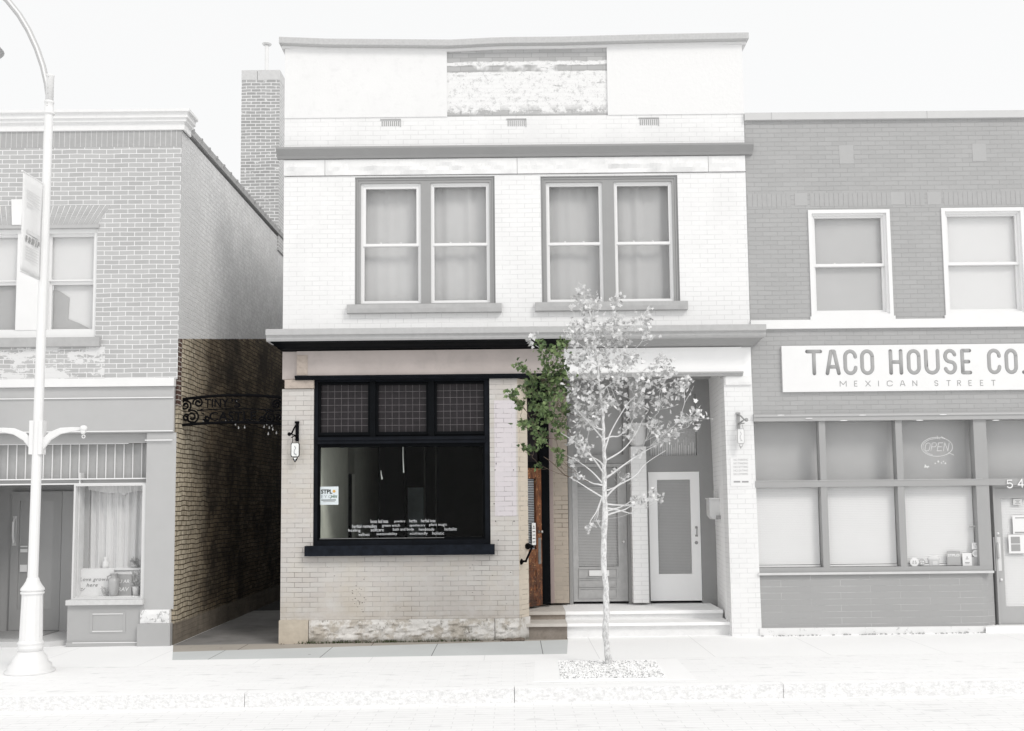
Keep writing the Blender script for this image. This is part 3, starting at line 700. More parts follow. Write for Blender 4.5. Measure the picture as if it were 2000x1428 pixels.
# window display things on the board of the left shop
yb = .235; zbd = dw[2]+.035
r = rc(150, 1112, 222, 1164, yb); 
sg = thing('display_sign', 'white sign reading Love grows here in the left shop window', 'sign', ((r[0]+r[1])/2, yb, zbd))
MB().box(r[0]+.0, r[1], yb, yb+.02, zbd, r[3]).build('board', M['white_paint'], sg)
text('lettering', 'Love grows', rc(156, 1128, 211, 1137, yb), yb-.004, M['ink_pale'], sg, bold=.01, shear=.3, spacing=1.15)
text('lettering', 'here', rc(169, 1139, 191, 1146, yb), yb-.004, M['ink_pale'], sg, bold=.01, shear=.3, spacing=1.15)
cvx, cvz = xa(160, 1150, yb), za(160, 1150, yb)
MB().tube([(cvx-.05, yb-.003, cvz+.01), (cvx-.02, yb-.003, cvz-.02), (cvx, yb-.003, cvz-.035), (cvx+.02, yb-.003, cvz-.02), (cvx+.05, yb-.003, cvz+.01)], .004, 6).tube([(cvx-.015, yb-.003, cvz+.01), (cvx, yb-.003, cvz-.005), (cvx+.015, yb-.003, cvz+.01)], .004, 6).build('heart_mark', M['ink_pale'], sg)
v = Vector((xa(222, 1150, .15), .15, zbd))
k = (za(222, 1120, .15)-zbd)
vs_ = tag(MB().lathe([(a_*.62, b_) for a_, b_ in [(.085, 0), (.09, .02*k), (.125, .35*k), (.135, .62*k), (.125, .74*k), (.075, .83*k), (.065, .9*k), (.085, .97*k), (.09, k), (.07, k)]], v, seg=20).build('vase', pm('dark glazed vase', P(184), .35, .04, 4, .05, spec=.5), None, True), 'dark glazed urn in front of the little chalkboard in the left shop window', 'vase')
MB().tube([v+Vector((-.05, 0, .93*k)), v+Vector((-.10, 0, .86*k)), v+Vector((-.098, 0, .74*k)), v+Vector((-.07, 0, .66*k))], .010).build('handle', pm('dark glazed vase', P(184)), vs_, True)
r = rc(228, 1122, 253, 1164, .2)
cb_ = thing('chalkboard', 'small dark chalkboard with white capitals behind the urn in the left shop window', 'chalkboard', ((r[0]+r[1])/2, .2, zbd))
MB().box(r[0]-.05, r[1]+.03, .205, .22, zbd, r[3]).build('board', pm('grey chalkboard', P(184), .9, .03, 8, .1), cb_)
MB().box(r[0]-.05, r[1]+.035, .20, .225, r[3], r[3]+.04).build('top_rail', M['g225'], cb_)
text('lettering', 'U AR', rc(232, 1132, 253, 1139, .2), .20, M['white_paint'], cb_, bold=.02, shear=.2)
text('lettering', 'RAV', rc(230, 1147, 252, 1155, .2), .20, M['white_paint'], cb_, bold=.02, shear=.2)
def little_plant(name, px, py, Y, h, rad, label, nleaf, mat, pot=True, pm_=None, z0=None):
    b = at(px, py, Y)
    if z0 is not None: b.z = z0
    t = thing(name, label, 'plant', b); rr = random.Random(int(px))
    if pot: MB().lathe([(rad*.45, 0), (rad*.62, h*.35), (rad*.55, h*.35), (rad*.5, h*.3)], b, seg=14).build('pot', pm_ or M['g225'], t, True)
    mb = MB(); stm = MB(); zb = h*.3 if pot else 0
    for i in range(nleaf):
        a = rr.uniform(0, 6.28); q = rad*rr.uniform(.2, 1); c = b+Vector((q*math.cos(a), q*math.sin(a)*.6, zb+rr.uniform(.15, 1)*(h-zb)))
        stm.tube([b+Vector((0, 0, zb)), (b+c)/2+Vector((0, 0, zb*.6)), c], .003, 5)
        l = rr.uniform(.035, .06); u = Vector((rr.uniform(-1, 1), rr.uniform(-1, 1), rr.uniform(-.3, 1))).normalized(); s_ = u.cross(Vector((rr.uniform(-1, 1), 1, .2))).normalized()
        mb.add([c-u*l*.5, c+s_*l*.35, c+u*l*.6, c-s_*l*.35], [(0, 1, 2, 3)])
    mb.build('leaves', mat, t); stm.build('stems', mat, t); return t
LP = pm('pale grey leaf', P(205), .7, .12, 9, 0)
little_plant('potted_plant', 265, 1164, .2, .40, .09, 'leafy plant in a pale box at the right end of the left shop window', 26, LP, True, M['g225'], zbd)
little_plant('trailing_plant', 203, 1164, .18, .14, .09, 'low sprig lying in front of the white display sign in the left shop window', 16, LP, False, None, zbd)
little_plant('shelf_plant', 263, 1108, .30, .15, .10, 'dark leafed plant on the upper shelf of the left shop window', 14, pm('grey leaf', P(186), .7, .1), True, M['g192'], zsh)
v = Vector((xa(206, 1106, .30), .30, zsh))
tag(MB().lathe([(.04, 0), (.05, .03), (.045, .09), (.02, .12), (.03, .16), (.02, .17)], v, seg=14).build('ornament', M['white_paint'], None, True), 'small white ornament standing on the upper shelf of the left shop window', 'ornament')
# ================================================================== MIDDLE BUILDING
mb_ = thing('shop_building', 'two storey painted brick shop with black framed window and flaking parapet, right of alley', 'building', (0, 0, 0))
BX0 = xa(552, 670); BX1 = xa(1466, 670)
zcor_t = za(1000, 637); zcor_b = za(1000, 683); zuc_t = za(1000, 290); zuc_b = za(1000, 308)
zroof = za(1000, 92); BD = 14
W1 = rc(693, 345, 967, 611); W2 = rc(1057, 343, 1326, 606)
W1 = (W1[0], W1[1], za(830, 597), W1[3]); W2 = (W2[0], W2[1], za(1190, 594), W2[3])
z228 = za(1000, 227)
up = MB().holes(BX0, BX1, zcor_b+.2, za(1000, 341), [W1, W2], 0, .3)
up.build('upper_wall', M['white_brick'], mb_)
MB().box(BX0, BX1, .002, .3, zuc_b-.01, z228).build('upper_band_wall', M['white_brick'], mb_)
# rock faced lintel course
st = MB(); xs = [BX0, xa(635, 325), xa(1010, 325), xa(1383, 325), BX1]
for i in range(4): st.rough(xs[i]+(.004 if i else 0), xs[i+1]-.004, -.02, .3, za(1000, 340)+.003, zuc_b-.012, .045, .05, i*3.3, 4.5)
st.build('stone_course', M['stone_white'], mb_)
for x in xs[1:4]: MB().box(x-.004, x+.004, -.012, -.001, za(1000, 340), zuc_b-.013).build('stone_joint', M['sill_grey'], mb_)
# parapet with stucco panels
pa = MB().box(BX0, BX1, .02, .3, z228+.003, zroof); pa.build('parapet_wall', M['parapet'], mb_)
p1 = rc(553, 92, 873, 227.5); p2 = rc(1186, 92, 1457, 226)
MB().box(BX0, p1[1], -.012, .02, z228, zroof).build('stucco_panel', M['stucco'], mb_)
MB().box(p2[0], BX1, -.012, .02, z228, zroof).build('stucco_panel', flake_mat('pitted white stucco', P(248), P(214), .655, 15), mb_)
pv = MB()
vx = [(548, 77.5), (640, 81), (760, 82), (880, 83), (960, 79), (1000, 78), (1100, 77), (1250, 73), (1400, 70), (1459, 69)]
co_ = MB(); prof = []
xs_ = [(xa(a, b), za(a, b)) for a, b in vx]
zt0_ = xs_[0][1]
co_.profile([(-.10, zt0_-.105), (-.11, zt0_-.10), (-.11, zt0_-.015), (-.10, zt0_), (.42, zt0_), (.42, zt0_-.105)], [(x, z-zt0_) for x, z in xs_])
co_.build('parapet_coping', M['coping'], mb_)
MB().profile([(-.016, zt0_-.15), (-.016, zt0_-.107), (.34, zt0_-.107), (.34, zt0_-.15)], [(x+(.02 if i == 0 else (-.02 if i == 9 else 0)), z-zt0_) for i, (x, z) in enumerate(xs_)]).build('coping_bed', pm('pale mortar bed', P(246), .9, .03, 20, .4), mb_)
# vents
for a in ((743, 233, 783, 248), (989, 232, 1028, 248), (1247, 230, 1287, 246)):
    vt = MB(); vm = MB(); r = rc(*a); vt.box(r[0], r[1], -.012, .0, r[3]-.014, r[3]); vt.box(r[1]-.01, r[1], -.008, .0, r[2], r[3]-.014)
    n = 9; w_ = (r[1]-r[0]-.03)/n
    for i in range(n): vm.box(r[0]+.012+i*w_+w_*.25, r[0]+.012+i*w_+w_*.75, -.003, .001, r[2]+.012, r[3]-.03)
    vo = vt.build('wall_vent', M['sill_grey'], mb_); vm.build('vent_slots', pm('dim vent slot', P(184), .9, .1), vo)
# upper string cornice
h = zuc_t-zuc_b
MB().profile([(.0, zuc_b), (-.05, zuc_b), (-.07, zuc_b+.25*h), (-.13, zuc_b+.6*h), (-.16, zuc_b+.8*h), (-.16, zuc_t), (.0, zuc_t)], [(xa(543, 300), -.0), (xa(1468, 300), 0)]).build('string_cornice', M['trim_grey'], mb_)
# upper windows
def sash_window(r, mid, parent, fm, heads, curt):
    fo = MB(); x0, x1, z0, z1 = r; m0, m1 = mid
    fo.frame(r, (x0+.085, x1-.085, z0+.045, z1-.09), .03, .2); fo.box(m0, m1, .03, .2, z0+.045, z1-.09)
    fo.frame((x0+.03, x1-.03, z0+.0, z1-.03), (x0+.045, x1-.045, z0+.01, z1-.045), .018, .03)
    wn = fo.build('window', fm, parent)
    s = MB(); p = MB(); c = MB(); lk = MB()
    zm = z0+(z1-z0)*.475
    for k, (a, b) in enumerate(((x0+.085, m0), (m1, x1-.085))):
        lo, hi = z0+.045, z1-.09
        t = .045 if heads[k] else .022
        s.frame((a, b, lo, hi), (a+.03, b-.03, lo+.03, hi-.03), .06, .10)
        s.frame((a+.03, b-.03, zm-.01, hi-.03), (a+.03+t, b-.03-t, zm+.03, hi-.03-t), .075, .115)
        s.frame((a+.03, b-.03, lo+.03, zm+.03), (a+.05, b-.05, lo+.05, zm-.015), .09, .13)
        p.box(a+.04, b-.04, .095, .098, zm+.02, hi-.04); p.box(a+.04, b-.04, .112, .115, lo+.04, zm)
        for f in (.33, .66): lk.ball((a+(b-a)*f, .085, zm+.04), .018, 8, 5, sz=.6)
    s.build('sash', M['white_paint'], wn); p.build('pane', M['mirror_glass'], wn); lk.build('sash_lock', M['white_metal'], wn)
    rr = random.Random(int(x0*10)); n = 90; c.v = []; 
    for i in range(n+1):
        f = i/n; x = x0+.07+(x1-x0-.14)*f; y = .26+.012*math.sin(f*26+4*math.sin(f*5+curt)+curt)+.005*math.sin(f*71+curt)
        c.v += [(x, y, z0), (x, y-.01, z1)]
    c.f = [(2*i, 2*i+2, 2*i+3, 2*i+1) for i in range(n)]; c.mi = [0]*n
    c.build('curtain', M['g200'] if curt > 2.5 else pm('light grey curtain', P(222), .9, .05, 1.5, .05), wn, True)
    MB().box(x0-.02, x1+.02, .30, .33, z0-.02, z1+.02).build('room_screen', M['g192'], wn)
    return wn
wn1 = sash_window(W1, (xa(822, 460), xa(841, 460)), mb_, M['trim_grey'], (1, 0), 2)
wn2 = sash_window(W2, (xa(1178, 460), xa(1201, 460)), mb_, M['trim_grey'], (0, 0), 3)
for wn, a in ((wn1, (679, 595.5, 980, 612)), (wn2, (1045, 591, 1342, 607.5))):
    r = rc(*a); s_ = MB().rough(r[0], r[1], -.085, .05, r[2], r[3], .012, .05, r[0], 4); s_.build('window_sill', M['sill_grey'], wn)
# main shop cornice : pale weathered cap over a black crown on the left, grey crown on the right
xs0, xsm, xs1 = xa(553, 660, -.3), xa(1112, 660, -.3), xa(1472, 660, -.3)
EX = .11
def crown(mbx, x0, x1, z0, z1, e0, e1):
    # e0/e1: extra projection to either side at the top (mitred returns)
    lv = [(0, .0), (.02, .03), (.02, .10), (.12, .22), (.16, .38), (.24, .60), (.30, .80), (.34, .85), (.34, 1.0)]
    vs = []; n = len(lv)
    for px_, f in lv:
        q = px_/.34
        vs += [(x0-e0*q, .02, z0+(z1-z0)*f), (x0-e0*q, -px_-.02, z0+(z1-z0)*f), (x1+e1*q, -px_-.02, z0+(z1-z0)*f), (x1+e1*q, .02, z0+(z1-z0)*f)]
    fs = []
    for i in range(n-1):
        a = i*4; b = a+4
        fs += [(a+1, a+2, b+2, b+1), (a, a+1, b+1, b), (a+2, a+3, b+3, b+2)]
    fs += [(3, 2, 1, 0), ((n-1)*4, (n-1)*4+1, (n-1)*4+2, (n-1)*4+3)]
    mbx.add(vs, fs)
zc662 = za(900, 664, -.33); zc640 = za(900, 640, -.36)
lc = MB(); crown(lc, BX0+.01, XR+.0, zcor_b, zc662, EX, 0); lc.build('black_cornice', M['trim_black'], mb_)
rcn = MB(); crown(rcn, XR+.003, BX1-.0, zcor_b+.0, zc662, 0, EX); rcn.build('grey_cornice', M['trim_grey'], mb_)
cp_ = MB().profile([(-.36, zc662+.001), (-.38, zc662+.03), (-.38, zc662+.07), (-.42, zc662+.09), (-.42, zc640-.01), (-.40, zc640), (.0, zc640+.05), (.0, zc662+.001)], [(BX0-EX-.05, 0), (BX1+EX+.03, 0)])
cp_.build('cornice_cap', pm('weathered grey cornice cap', P(196), .75, .05, 12, .3, dirt=.1), mb_)
# frieze board
zf1 = zcor_b; zf0 = za(1000, 731)
fx0 = xa(581, 710); fx1 = xa(1447, 700)
MB().box(fx0, XR, -.06, .3, zf0, zf1-.002).build('frieze_board', M['beige_paint'], mb_)
MB().box(XR+.002, fx1, -.06, .3, zf0, zf1-.002).build('frieze_board', M['fascia_white'], mb_)
def rod(x0, x1, mat):
    z = zf0
    MB().profile([(.0, z-.065), (-.06, z-.065), (-.075, z-.05), (-.075, z-.035), (-.10, z-.03), (-.11, z-.015), (-.10, z-.002), (0, z-.002)], [(x0, 0), (x1, 0)]).build('frieze_moulding', mat, mb_)
MB().rough(fx0+.004, fx0+.17, -.066, -.061, zf0+.01, zf1-.06, .009, .018, 31, 11).build('flaking_patch', M['beige_stone'], mb_)
rod(fx0-.02, XR, M['trim_black2']); rod(XR+.002, fx1+.01, M['trim_grey2'])
zpier = zf0-.067
# left corner pier strip beside the frieze + stone caps
xw0 = xa(613, 900); xw1 = xa(957, 900)
MB().box(BX0, fx0-.003, 0, .3, za(570, 741), zf1+.2).build('corner_strip', M['beige_paint'], mb_)
MB().box(fx0-.01, fx1+.01, .002, .3, zcor_b-.002, zcor_b+.2).build('backing_wall', M['soot'], mb_)
MB().rough(xa(557, 750), xw0-.002, -.035, .3, za(585, 759), za(585, 742)-.0, .03, .04, 5).build('pier_capstone', M['beige_stone'], mb_)
MB().box(fx1+.003, BX1, 0, .3, zpier, zf1+.2).build('corner_strip', M['fascia_white'], mb_)
MB().rough(xa(1416, 745), BX1-.01, -.035, .3, za(1442, 752), zpier-.002, .03, .04, 8).build('pier_capstone', M['stone_white'], mb_)
# lower wall
zfd = za(700, 1210)
SW = rc(612, 737, 957, 1066)
xe = xa(1012.5, 1000)
lw = MB()
zcap = za(585, 760)
xcl = xa(553, 760); XLB = xa(546, 1215)
lw.holes(BX0, xe, zfd, zpier+.0, [(SW[0], SW[1], SW[2], SW[3]+.5), (BX0-1, SW[0], zcap, zpier+.5)], .0, .3)
lw.cur = 1; rr = random.Random(21)
for (px, py, sx, sy, n_) in ((700, 1172, 9, 14, 26), (660, 1130, 60, 30, 6), (880, 1130, 70, 40, 7), (565, 1000, 10, 90, 6), (1000, 1150, 8, 40, 5)):
    for i in range(n_):
        p = at(px+rr.gauss(0, sx), py+rr.gauss(0, sy)); a_ = rr.uniform(.003, .014); b_ = rr.uniform(.002, .006)
        if p.x < BX0+.02 or p.x > xe-.02: continue
        if SW[0]-.2 < p.x < SW[1]+.2 and p.z > SW[2]-.25: continue
        pts_ = [(p.x+a_*math.cos(k_)*rr.uniform(.6, 1.3), p.z+b_*math.sin(k_)*rr.uniform(.6, 1.3)) for k_ in (0, .9, 1.8, 2.7, 3.6, 4.5, 5.4)]; lw.prism(pts_, -.0012, .0)
lw.build('lower_wall', [M['beige_brick'], pm('dark chipped spot', (.05, .042, .036), .9, .3, 30)], mb_)
# splayed corner at the entrance
e1x, e1y = xa(1031.5, 1000, .22), .22
e2x, e2y = e1x-.10, .42
spl = MB(); spl.cur = 0
zz0, zz1 = zfd, zpier
spl.plan([(xe+.001, .0), (e1x, e1y), (e2x, e2y), (xe-.15, .42), (xe-.02, .3)], zz0, zz1); spl.build('splayed_corner', M['warm_brick'], mb_)
# patch of lilac paint
r = rc(966, 782, 1008, 1008); MB().box(r[0], r[1], -.004, .0, r[2], r[3]).build('painted_patch', M['lilac_brick'], mb_)
scw = MB()
for a in ((967, 918), (1003, 918), (968, 1018), (1004, 1018), (965, 984), (973, 1055), (969, 906)): p = at(*a); scw.ball((p.x, -.006, p.z), .008, 8, 5, sy=.6)
scw.build('wall_screw', M['iron'], mb_)
# old foundation stone
gl = gz(-3)
fd = MB().rough(XLB, xa(603, 1230), -.05, .3, gl-.1, zfd+.0, .006, .05, 2); fd.build('foundation_block', M['tan_stone'], mb_)
f2 = MB(); f2.rough(xa(604, 1230), xa(966, 1230), -.04, .3, gl-.08, zfd-.002, .022, .03, 9, 9); f2.rough(xa(967, 1230), xe, -.02, .3, gl-.08, zfd-.004, .045, .03, 19, 8); f2.plan([(xe+.001, -.01), (e1x+.015, e1y-.01), (e2x+.015, e2y), (xe-.15, .42), (xe-.02, .3)], gl-.1, zfd-.002); f2.build('foundation_stone', M['peel_stone'], mb_)
rb = MB(); rr = random.Random(3)
for i in range(46):
    x = rr.uniform(xa(985, 1240), xa(1022, 1240)); s_ = rr.uniform(.012, .04); y = -.03-rr.uniform(0, .09)
    rb.ball((x, y, gz(x)+s_*.4), s_, 6, 4, sz=.7)
for i in range(60):
    x = rr.uniform(XLB, xa(985, 1240)); s_ = rr.uniform(.005, .013); rb.ball((x, -.06-rr.uniform(0, .05), gz(x)+s_*.4), s_, 6, 4, sz=.7)
tag(rb.build('rubble', pm('broken brown stone', (.17, .14, .115), .95, .3, 20, .5), None), 'crumbled brown stone chips lying along the foot of the painted wall', 'rubble')['kind'] = 'stuff'
wd = MB()
for i in range(260):
    x = rr.uniform(XLB+.4, xa(940, 1240)); x = x if rr.random() < .5 else rr.choice((XLB+.55, XLB+.9, XLB+1.7))+rr.gauss(0, .12)
    b = Vector((x, -.055-rr.uniform(0, .03), gz(x))); u = Vector((rr.uniform(-.03, .03), -rr.uniform(0, .03), rr.uniform(.02, .06))); s_ = Vector((.006, 0, .002))
    wd.add([b-s_, b+s_, b+u], [(0, 1, 2)])
tag(wd.build('weeds', pm('dusty green weed', (.055, .075, .03), .8, .3, 30, 0), None), 'small green weeds growing along the foot of the painted wall', 'weeds')['kind'] = 'stuff'
# cream painted return wall to the alley, roof, back
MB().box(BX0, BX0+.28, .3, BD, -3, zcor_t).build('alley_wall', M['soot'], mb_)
MB().box(BX0, BX0+.28, .3, BD, zcor_t, zroof-.02).build('upper_alley_wall', M['white_brick_side'], mb_)
MB().box(BX1-.28, BX1, .3, BD, 0, zroof-.02).build('party_wall', M['white_brick_side'], mb_)
MB().box(BX0+.28, BX1-.28, .3, BD, zroof-.5, zroof-.4).build('roof', M['g200'], mb_)
MB().box(BX0, BX1, BD, BD+.3, -3, zroof-.02).build('rear_wall', M['soot'], mb_)
# ------------ shop window
x0, x1, z0, z1 = SW
gx0, gx1, gz0, gz1 = rc(626, 873, 944, 1050, .12)
sf = MB()
zt1 = za(785, 853, .05); 
sf.box(x0+.0, gx0-.03, .03, .22, z0, z1-.0); sf.box(gx1+.03, x1, .03, .22, z0, z1)
sf.box(gx0-.03, gx1+.03, .03, .22, z1-.06, z1+.05); sf.box(gx0-.03, gx1+.03, .0, .22, gz1+.05, zt1+.0)
sf.box(gx0-.03, gx1+.03, -.02, .0, zt1-.05, zt1-.02); sf.box(gx0-.03, gx1+.03, .03, .22, z0, gz0-.035)
sf.box(gx0-.03, gx1+.03, -.005, .03, z0, z0+.035)
swn = sf.build('shop_window', M['trim_black2'], mb_)
s2 = MB().frame((gx0-.03, gx1+.03, gz0-.035, gz1+.05), (gx0, gx1, gz0, gz1), .07, .14)
s2.frame((gx0-.03, gx1+.03, gz0-.035, gz1+.05), (gx0-.02, gx1+.02, gz0-.02, gz1+.03), .05, .07)
panes = [(627.5, 752, 720, 845), (739.5, 752, 833, 844), (853.5, 750, 944.5, 843)]
tx = [rc(*p, .12) for p in panes]
ztb = tx[1][2]-.05; ztt = z1-.06
prev = gx0-.03
for i, t in enumerate(tx):
    s2.frame((t[0]-.035, t[1]+.035, t[2]-.045, t[3]+.02), t, .06, .13)
for a, b in ((tx[0][1]+.036, tx[1][0]-.036), (tx[1][1]+.036, tx[2][0]-.036)): s2.box(a, b, .02, .2, zt1, ztt)
s2.box(gx0-.03, gx1+.03, .08, .2, tx[1][3]+.02, ztt); s2.box(gx0-.03, gx1+.03, .08, .2, zt1, tx[1][2]-.045)
s2.build('sash_frame', M['trim_black'], swn)
MB().box(gx0-.01, gx1+.01, .10, .106, gz0-.01, gz1+.01).build('pane', M['glass_dark'], swn)
MB().box(gx0, gx1-.6, .062, .07, gz0-.008, gz0-.003).build('worn_edge', M['sill_grey'], swn)
lg = MB(); ld = MB()
for t in tx:
    lg.box(t[0], t[1], .11, .115, t[2], t[3])
    n = 7
    for i in range(1, n): x = t[0]+(t[1]-t[0])*i/n; ld.box(x-.0028, x+.0028, .104, .109, t[2], t[3])
    for i in range(1, n): z = t[2]+(t[3]-t[2])*i/n; ld.box(t[0], t[1], .1035, .1085, z-.0034, z+.0034)
lg.build('leaded_pane', M['leaded_glass'], swn); ld.build('lead_cames', M['lead'], swn)
r = rc(595, 1065, 966, 1085, -.1)
MB().rough(r[0], r[1], -.12, .1, r[2], r[3]-.0, .008, .05, 7, 3).build('window_sill', M['sill_black'], swn)
wh = MB(); rr = random.Random(5)
for (a, b, py) in ((624, 700, 1052), (655, 760, 1058), (740, 760, 1057), (820, 890, 1056), (895, 925, 1049.5)):
    x = xa(a, py); xe_ = xa(b, py); z = za((a+b)/2, py, 0.03)
    while x < xe_: l_ = rr.uniform(.02, .12); wh.box(x, min(x+l_, xe_), -.0075, -.005, z, z+rr.uniform(.002, .006)); x += l_+rr.uniform(0, .1)
# lettering on the glass
W5 = [('loose leaf teas', 724, 1014.6, 758, 1021.6), ('powders', 770.4, 1015.6, 791, 1021.5), ('herbs', 799.6, 1014, 814, 1020.4), ('herbal teas', 822.6, 1013.6, 850.4, 1020),
 ('herbal remedies', 688, 1024.4, 736, 1031), ('green witch', 746.4, 1023.6, 781, 1030.5), ('apothecary', 800, 1023.6, 830.4, 1029.5), ('plant magic', 838.6, 1022, 873, 1028.6),
 ('healing', 680.6, 1033, 704, 1040.3), ('selfcare', 724.4, 1031.6, 749.6, 1038), ('bath and body', 767.6, 1031, 808.4, 1038), ('handmade', 818.4, 1031, 848, 1036.5), ('herbalist', 868.4, 1030, 892, 1036.3),
 ('wellness', 700, 1041, 722, 1046.8), ('sustainability', 735.6, 1040, 775.6, 1046.6), ('ecofriendly', 800.6, 1039, 835, 1046), ('holistic', 844.4, 1038.4, 867.2, 1044.4)]
for s_, a, b, c_, e_ in W5: text('lettering', s_, rc(a, b, c_, e_, .1), .096, M['letter_white'], swn, .002, bold=-.010)
# interior of the shop
YI = 7.0; ix0 = xa(625, 960, .3)-.01; ix1 = SW[1]+.02; iz0 = .25; iz1 = z1+.1
it = MB(); it.box(ix0-.05, ix0, .3, 3.0, iz0, iz1); it.box(ix0-.05, ix0, 3.7, YI, iz0, iz1); it.box(ix0-.05, ix0, 3.0, 3.7, za(690, 925, 3.3), iz1)
x = .32
while x < YI:
    if not 2.95 < x < 3.7: it.box(ix0, ix0+.006, x, x+.05, iz0, iz1)
    x += .085
it.build('plank_wall', pm('cream plank wall', (.80, .80, .72), .7, .06, 4, .2), mb_)
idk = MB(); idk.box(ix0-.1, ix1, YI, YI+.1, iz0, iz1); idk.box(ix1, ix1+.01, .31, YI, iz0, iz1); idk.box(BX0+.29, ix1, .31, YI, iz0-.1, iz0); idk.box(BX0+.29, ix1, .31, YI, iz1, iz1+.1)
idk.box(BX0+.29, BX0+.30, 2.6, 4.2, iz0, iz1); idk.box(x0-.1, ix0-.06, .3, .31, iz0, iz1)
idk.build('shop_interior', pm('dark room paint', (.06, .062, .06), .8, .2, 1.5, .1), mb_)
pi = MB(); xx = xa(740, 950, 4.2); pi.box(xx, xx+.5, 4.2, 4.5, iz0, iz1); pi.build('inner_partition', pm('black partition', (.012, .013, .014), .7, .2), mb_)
p_ = MB(); r = rc(796, 952, 827, 1060, 6.5); p_.box(r[0], r[1], 6.5, 6.55, iz0, r[3]); p_.build('inner_door', pm('blue grey inner door', (.62, .70, .72), .6, .15), mb_)
p_ = MB(); 
for a in (775, 785, 828, 850): r = rc(a, 900, a+3, 1060, 6.6); p_.box(r[0], r[1], 6.6, 6.64, iz0, iz1-.3)
p_.box(r[0]-1.2, r[1], 6.58, 6.62, iz1-.5, iz1-.45); p_.build('inner_door_trim', pm('dim trim', (.26, .265, .25), .6, .15), mb_)
# white cord lights in the window
for pa_, pb_, lab in (((787, 872), (788.5, 921), 'long white pull cord hanging at the top middle of the black shop window'), ((744, 919), (746, 934), 'short white light rod hanging in the dark shop window')):
    a, b = at(*pa_, .5), at(*pb_, .5)
    c_ = MB().tube([a+Vector((0, 0, .25 if 'long' in lab else 0)), a, (a+b)/2+Vector((-.003, 0, 0)), b], [.004, .006, .008, .010], 8).ball(b, .012, 8, 5, sz=2.0)
    tag(c_.build('pull_cord', pm('white cord', (.8, .8, .78), .5), None, True), lab, 'cord', 'white cords hanging in the black shop window')
# STPL poster
r = rc(625.5, 950.5, 661, 986, .09)
ps = thing('window_poster', 'square white STPL poster taped inside the left side of the black shop window', 'poster', ((r[0]+r[1])/2, .092, (r[2]+r[3])/2))
MB().box(r[0], r[1], .0905, .0925, r[2], r[3]).build('sheet', pm('white blue paper', (.68, .74, .76), .6, .03, 12, .05), ps)
text('lettering', 'STPL', rc(627, 956, 649, 964.5, .09), .088, M['ink'], ps, .002, bold=.03)
text('lettering', 'plus', rc(645, 966, 659, 974, .09), .0875, pm('green print', (.03, .12, .04), .6), ps, .002, shear=.4)
text('lettering', 'EYOP', rc(627, 967, 656, 973, .09), .0885, pm('grey print faint', (.34, .37, .40), .6), ps, .001, spacing=1.3)
MB().rect(rc(627.5, 976, 656, 977.4, .09), .0865, .0885).build('small_print', M['ink'], ps)
MB().rect(rc(631, 979.2, 654, 980.2, .09), .0865, .0885).build('small_print', pm('grey print', (.25, .27, .28), .6), ps)
p = at(652.5, 959.5, .09); MB().lathe([(.022, 0), (.022, .002)], (p.x, .0895, p.z), (0, -1, 0), 18).build('orange_dot', pm('orange print', (.62, .36, .10), .6), ps)
# ------------ recessed entrance
YR = 1.62; zst = za(1250, 1175, YR)
zso = za(1200, 742, .3)+.05
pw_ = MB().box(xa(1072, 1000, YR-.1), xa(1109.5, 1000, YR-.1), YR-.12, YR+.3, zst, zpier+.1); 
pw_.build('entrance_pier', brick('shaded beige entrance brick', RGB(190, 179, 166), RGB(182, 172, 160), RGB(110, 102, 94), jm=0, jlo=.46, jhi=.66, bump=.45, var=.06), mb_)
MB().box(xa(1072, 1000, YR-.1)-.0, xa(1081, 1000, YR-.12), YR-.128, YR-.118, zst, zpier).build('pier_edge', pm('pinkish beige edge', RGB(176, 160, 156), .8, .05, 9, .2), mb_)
# brown door standing open at an angle, black post and transom
hx, hy = xa(1053, 1000, YR-.35), YR-.35
an = R_(50); W = .9
ux, uy = -math.cos(an), -math.sin(an)
dz1 = za(1042, 915, 1.2)
# built in local axes: x from latch edge to hinge edge, y thickness
def loc(o): o.location = (0, 0, 0); return o
Hd = dz1-zst
wood = N('peeling brown door wood'); mp = wood.n('ShaderNodeMapping'); mp.inputs['Scale'].default_value = (5, 5, 1.2); wood.l(wood.tc.outputs['Object'], mp.inputs[0])
c = wood.mix(wood.ramp(wood.noise(5, 8, .7, mp.outputs[0]), .38, .66), (.06, .02, .009), (.26, .095, .035)); c = wood.mix(wood.ramp(wood.noise(13, 9, .8), .55, .62), c, (.50, .27, .12))
o = wood.xyz(); c = wood.mix(wood.math('MULTIPLY', wood.ramp(wood.noise(7, 8, .75), .45, .5), wood.ramp(o[2], .1, .9, .9, .0)), c, (.05, .022, .012))
wood.col(c); wood.b.inputs['Roughness'].default_value = .55; wood.bump(wood.noise(30, 6), .6, .006)
db = MB(); gl0, gl1 = Hd*.41, Hd*.925
db.frame((0, W, 0, Hd), (.14, W-.14, gl0, gl1), -.0, .05)
for z_a, z_b in ((.02, .06), (.10, .17), (.20, .27), (.30, .36)):
    db.frame((.13, W-.13, Hd*z_a, Hd*z_b), (.17, W-.17, Hd*z_a+.03, Hd*z_b-.03), .048, .062)
bd = db.build('wooden_door', wood.m, mb_); bd.location = (hx, hy, zst); bd.rotation_euler = (0, 0, math.atan2(uy, ux)); bd['label'] = 'worn brown wooden door with peeling varnish'
loc(MB().box(.14, W-.14, .02, .024, gl0, gl1).build('pane', M['glass'], bd))
sl_ = MB(); z = gl0
while z < gl1: sl_.box(.15, W-.15, .0, .014, z, z+.016); z += .028
loc(sl_.build('blind', pm('grey blind slats', (.38, .40, .42), .7, .05), bd))
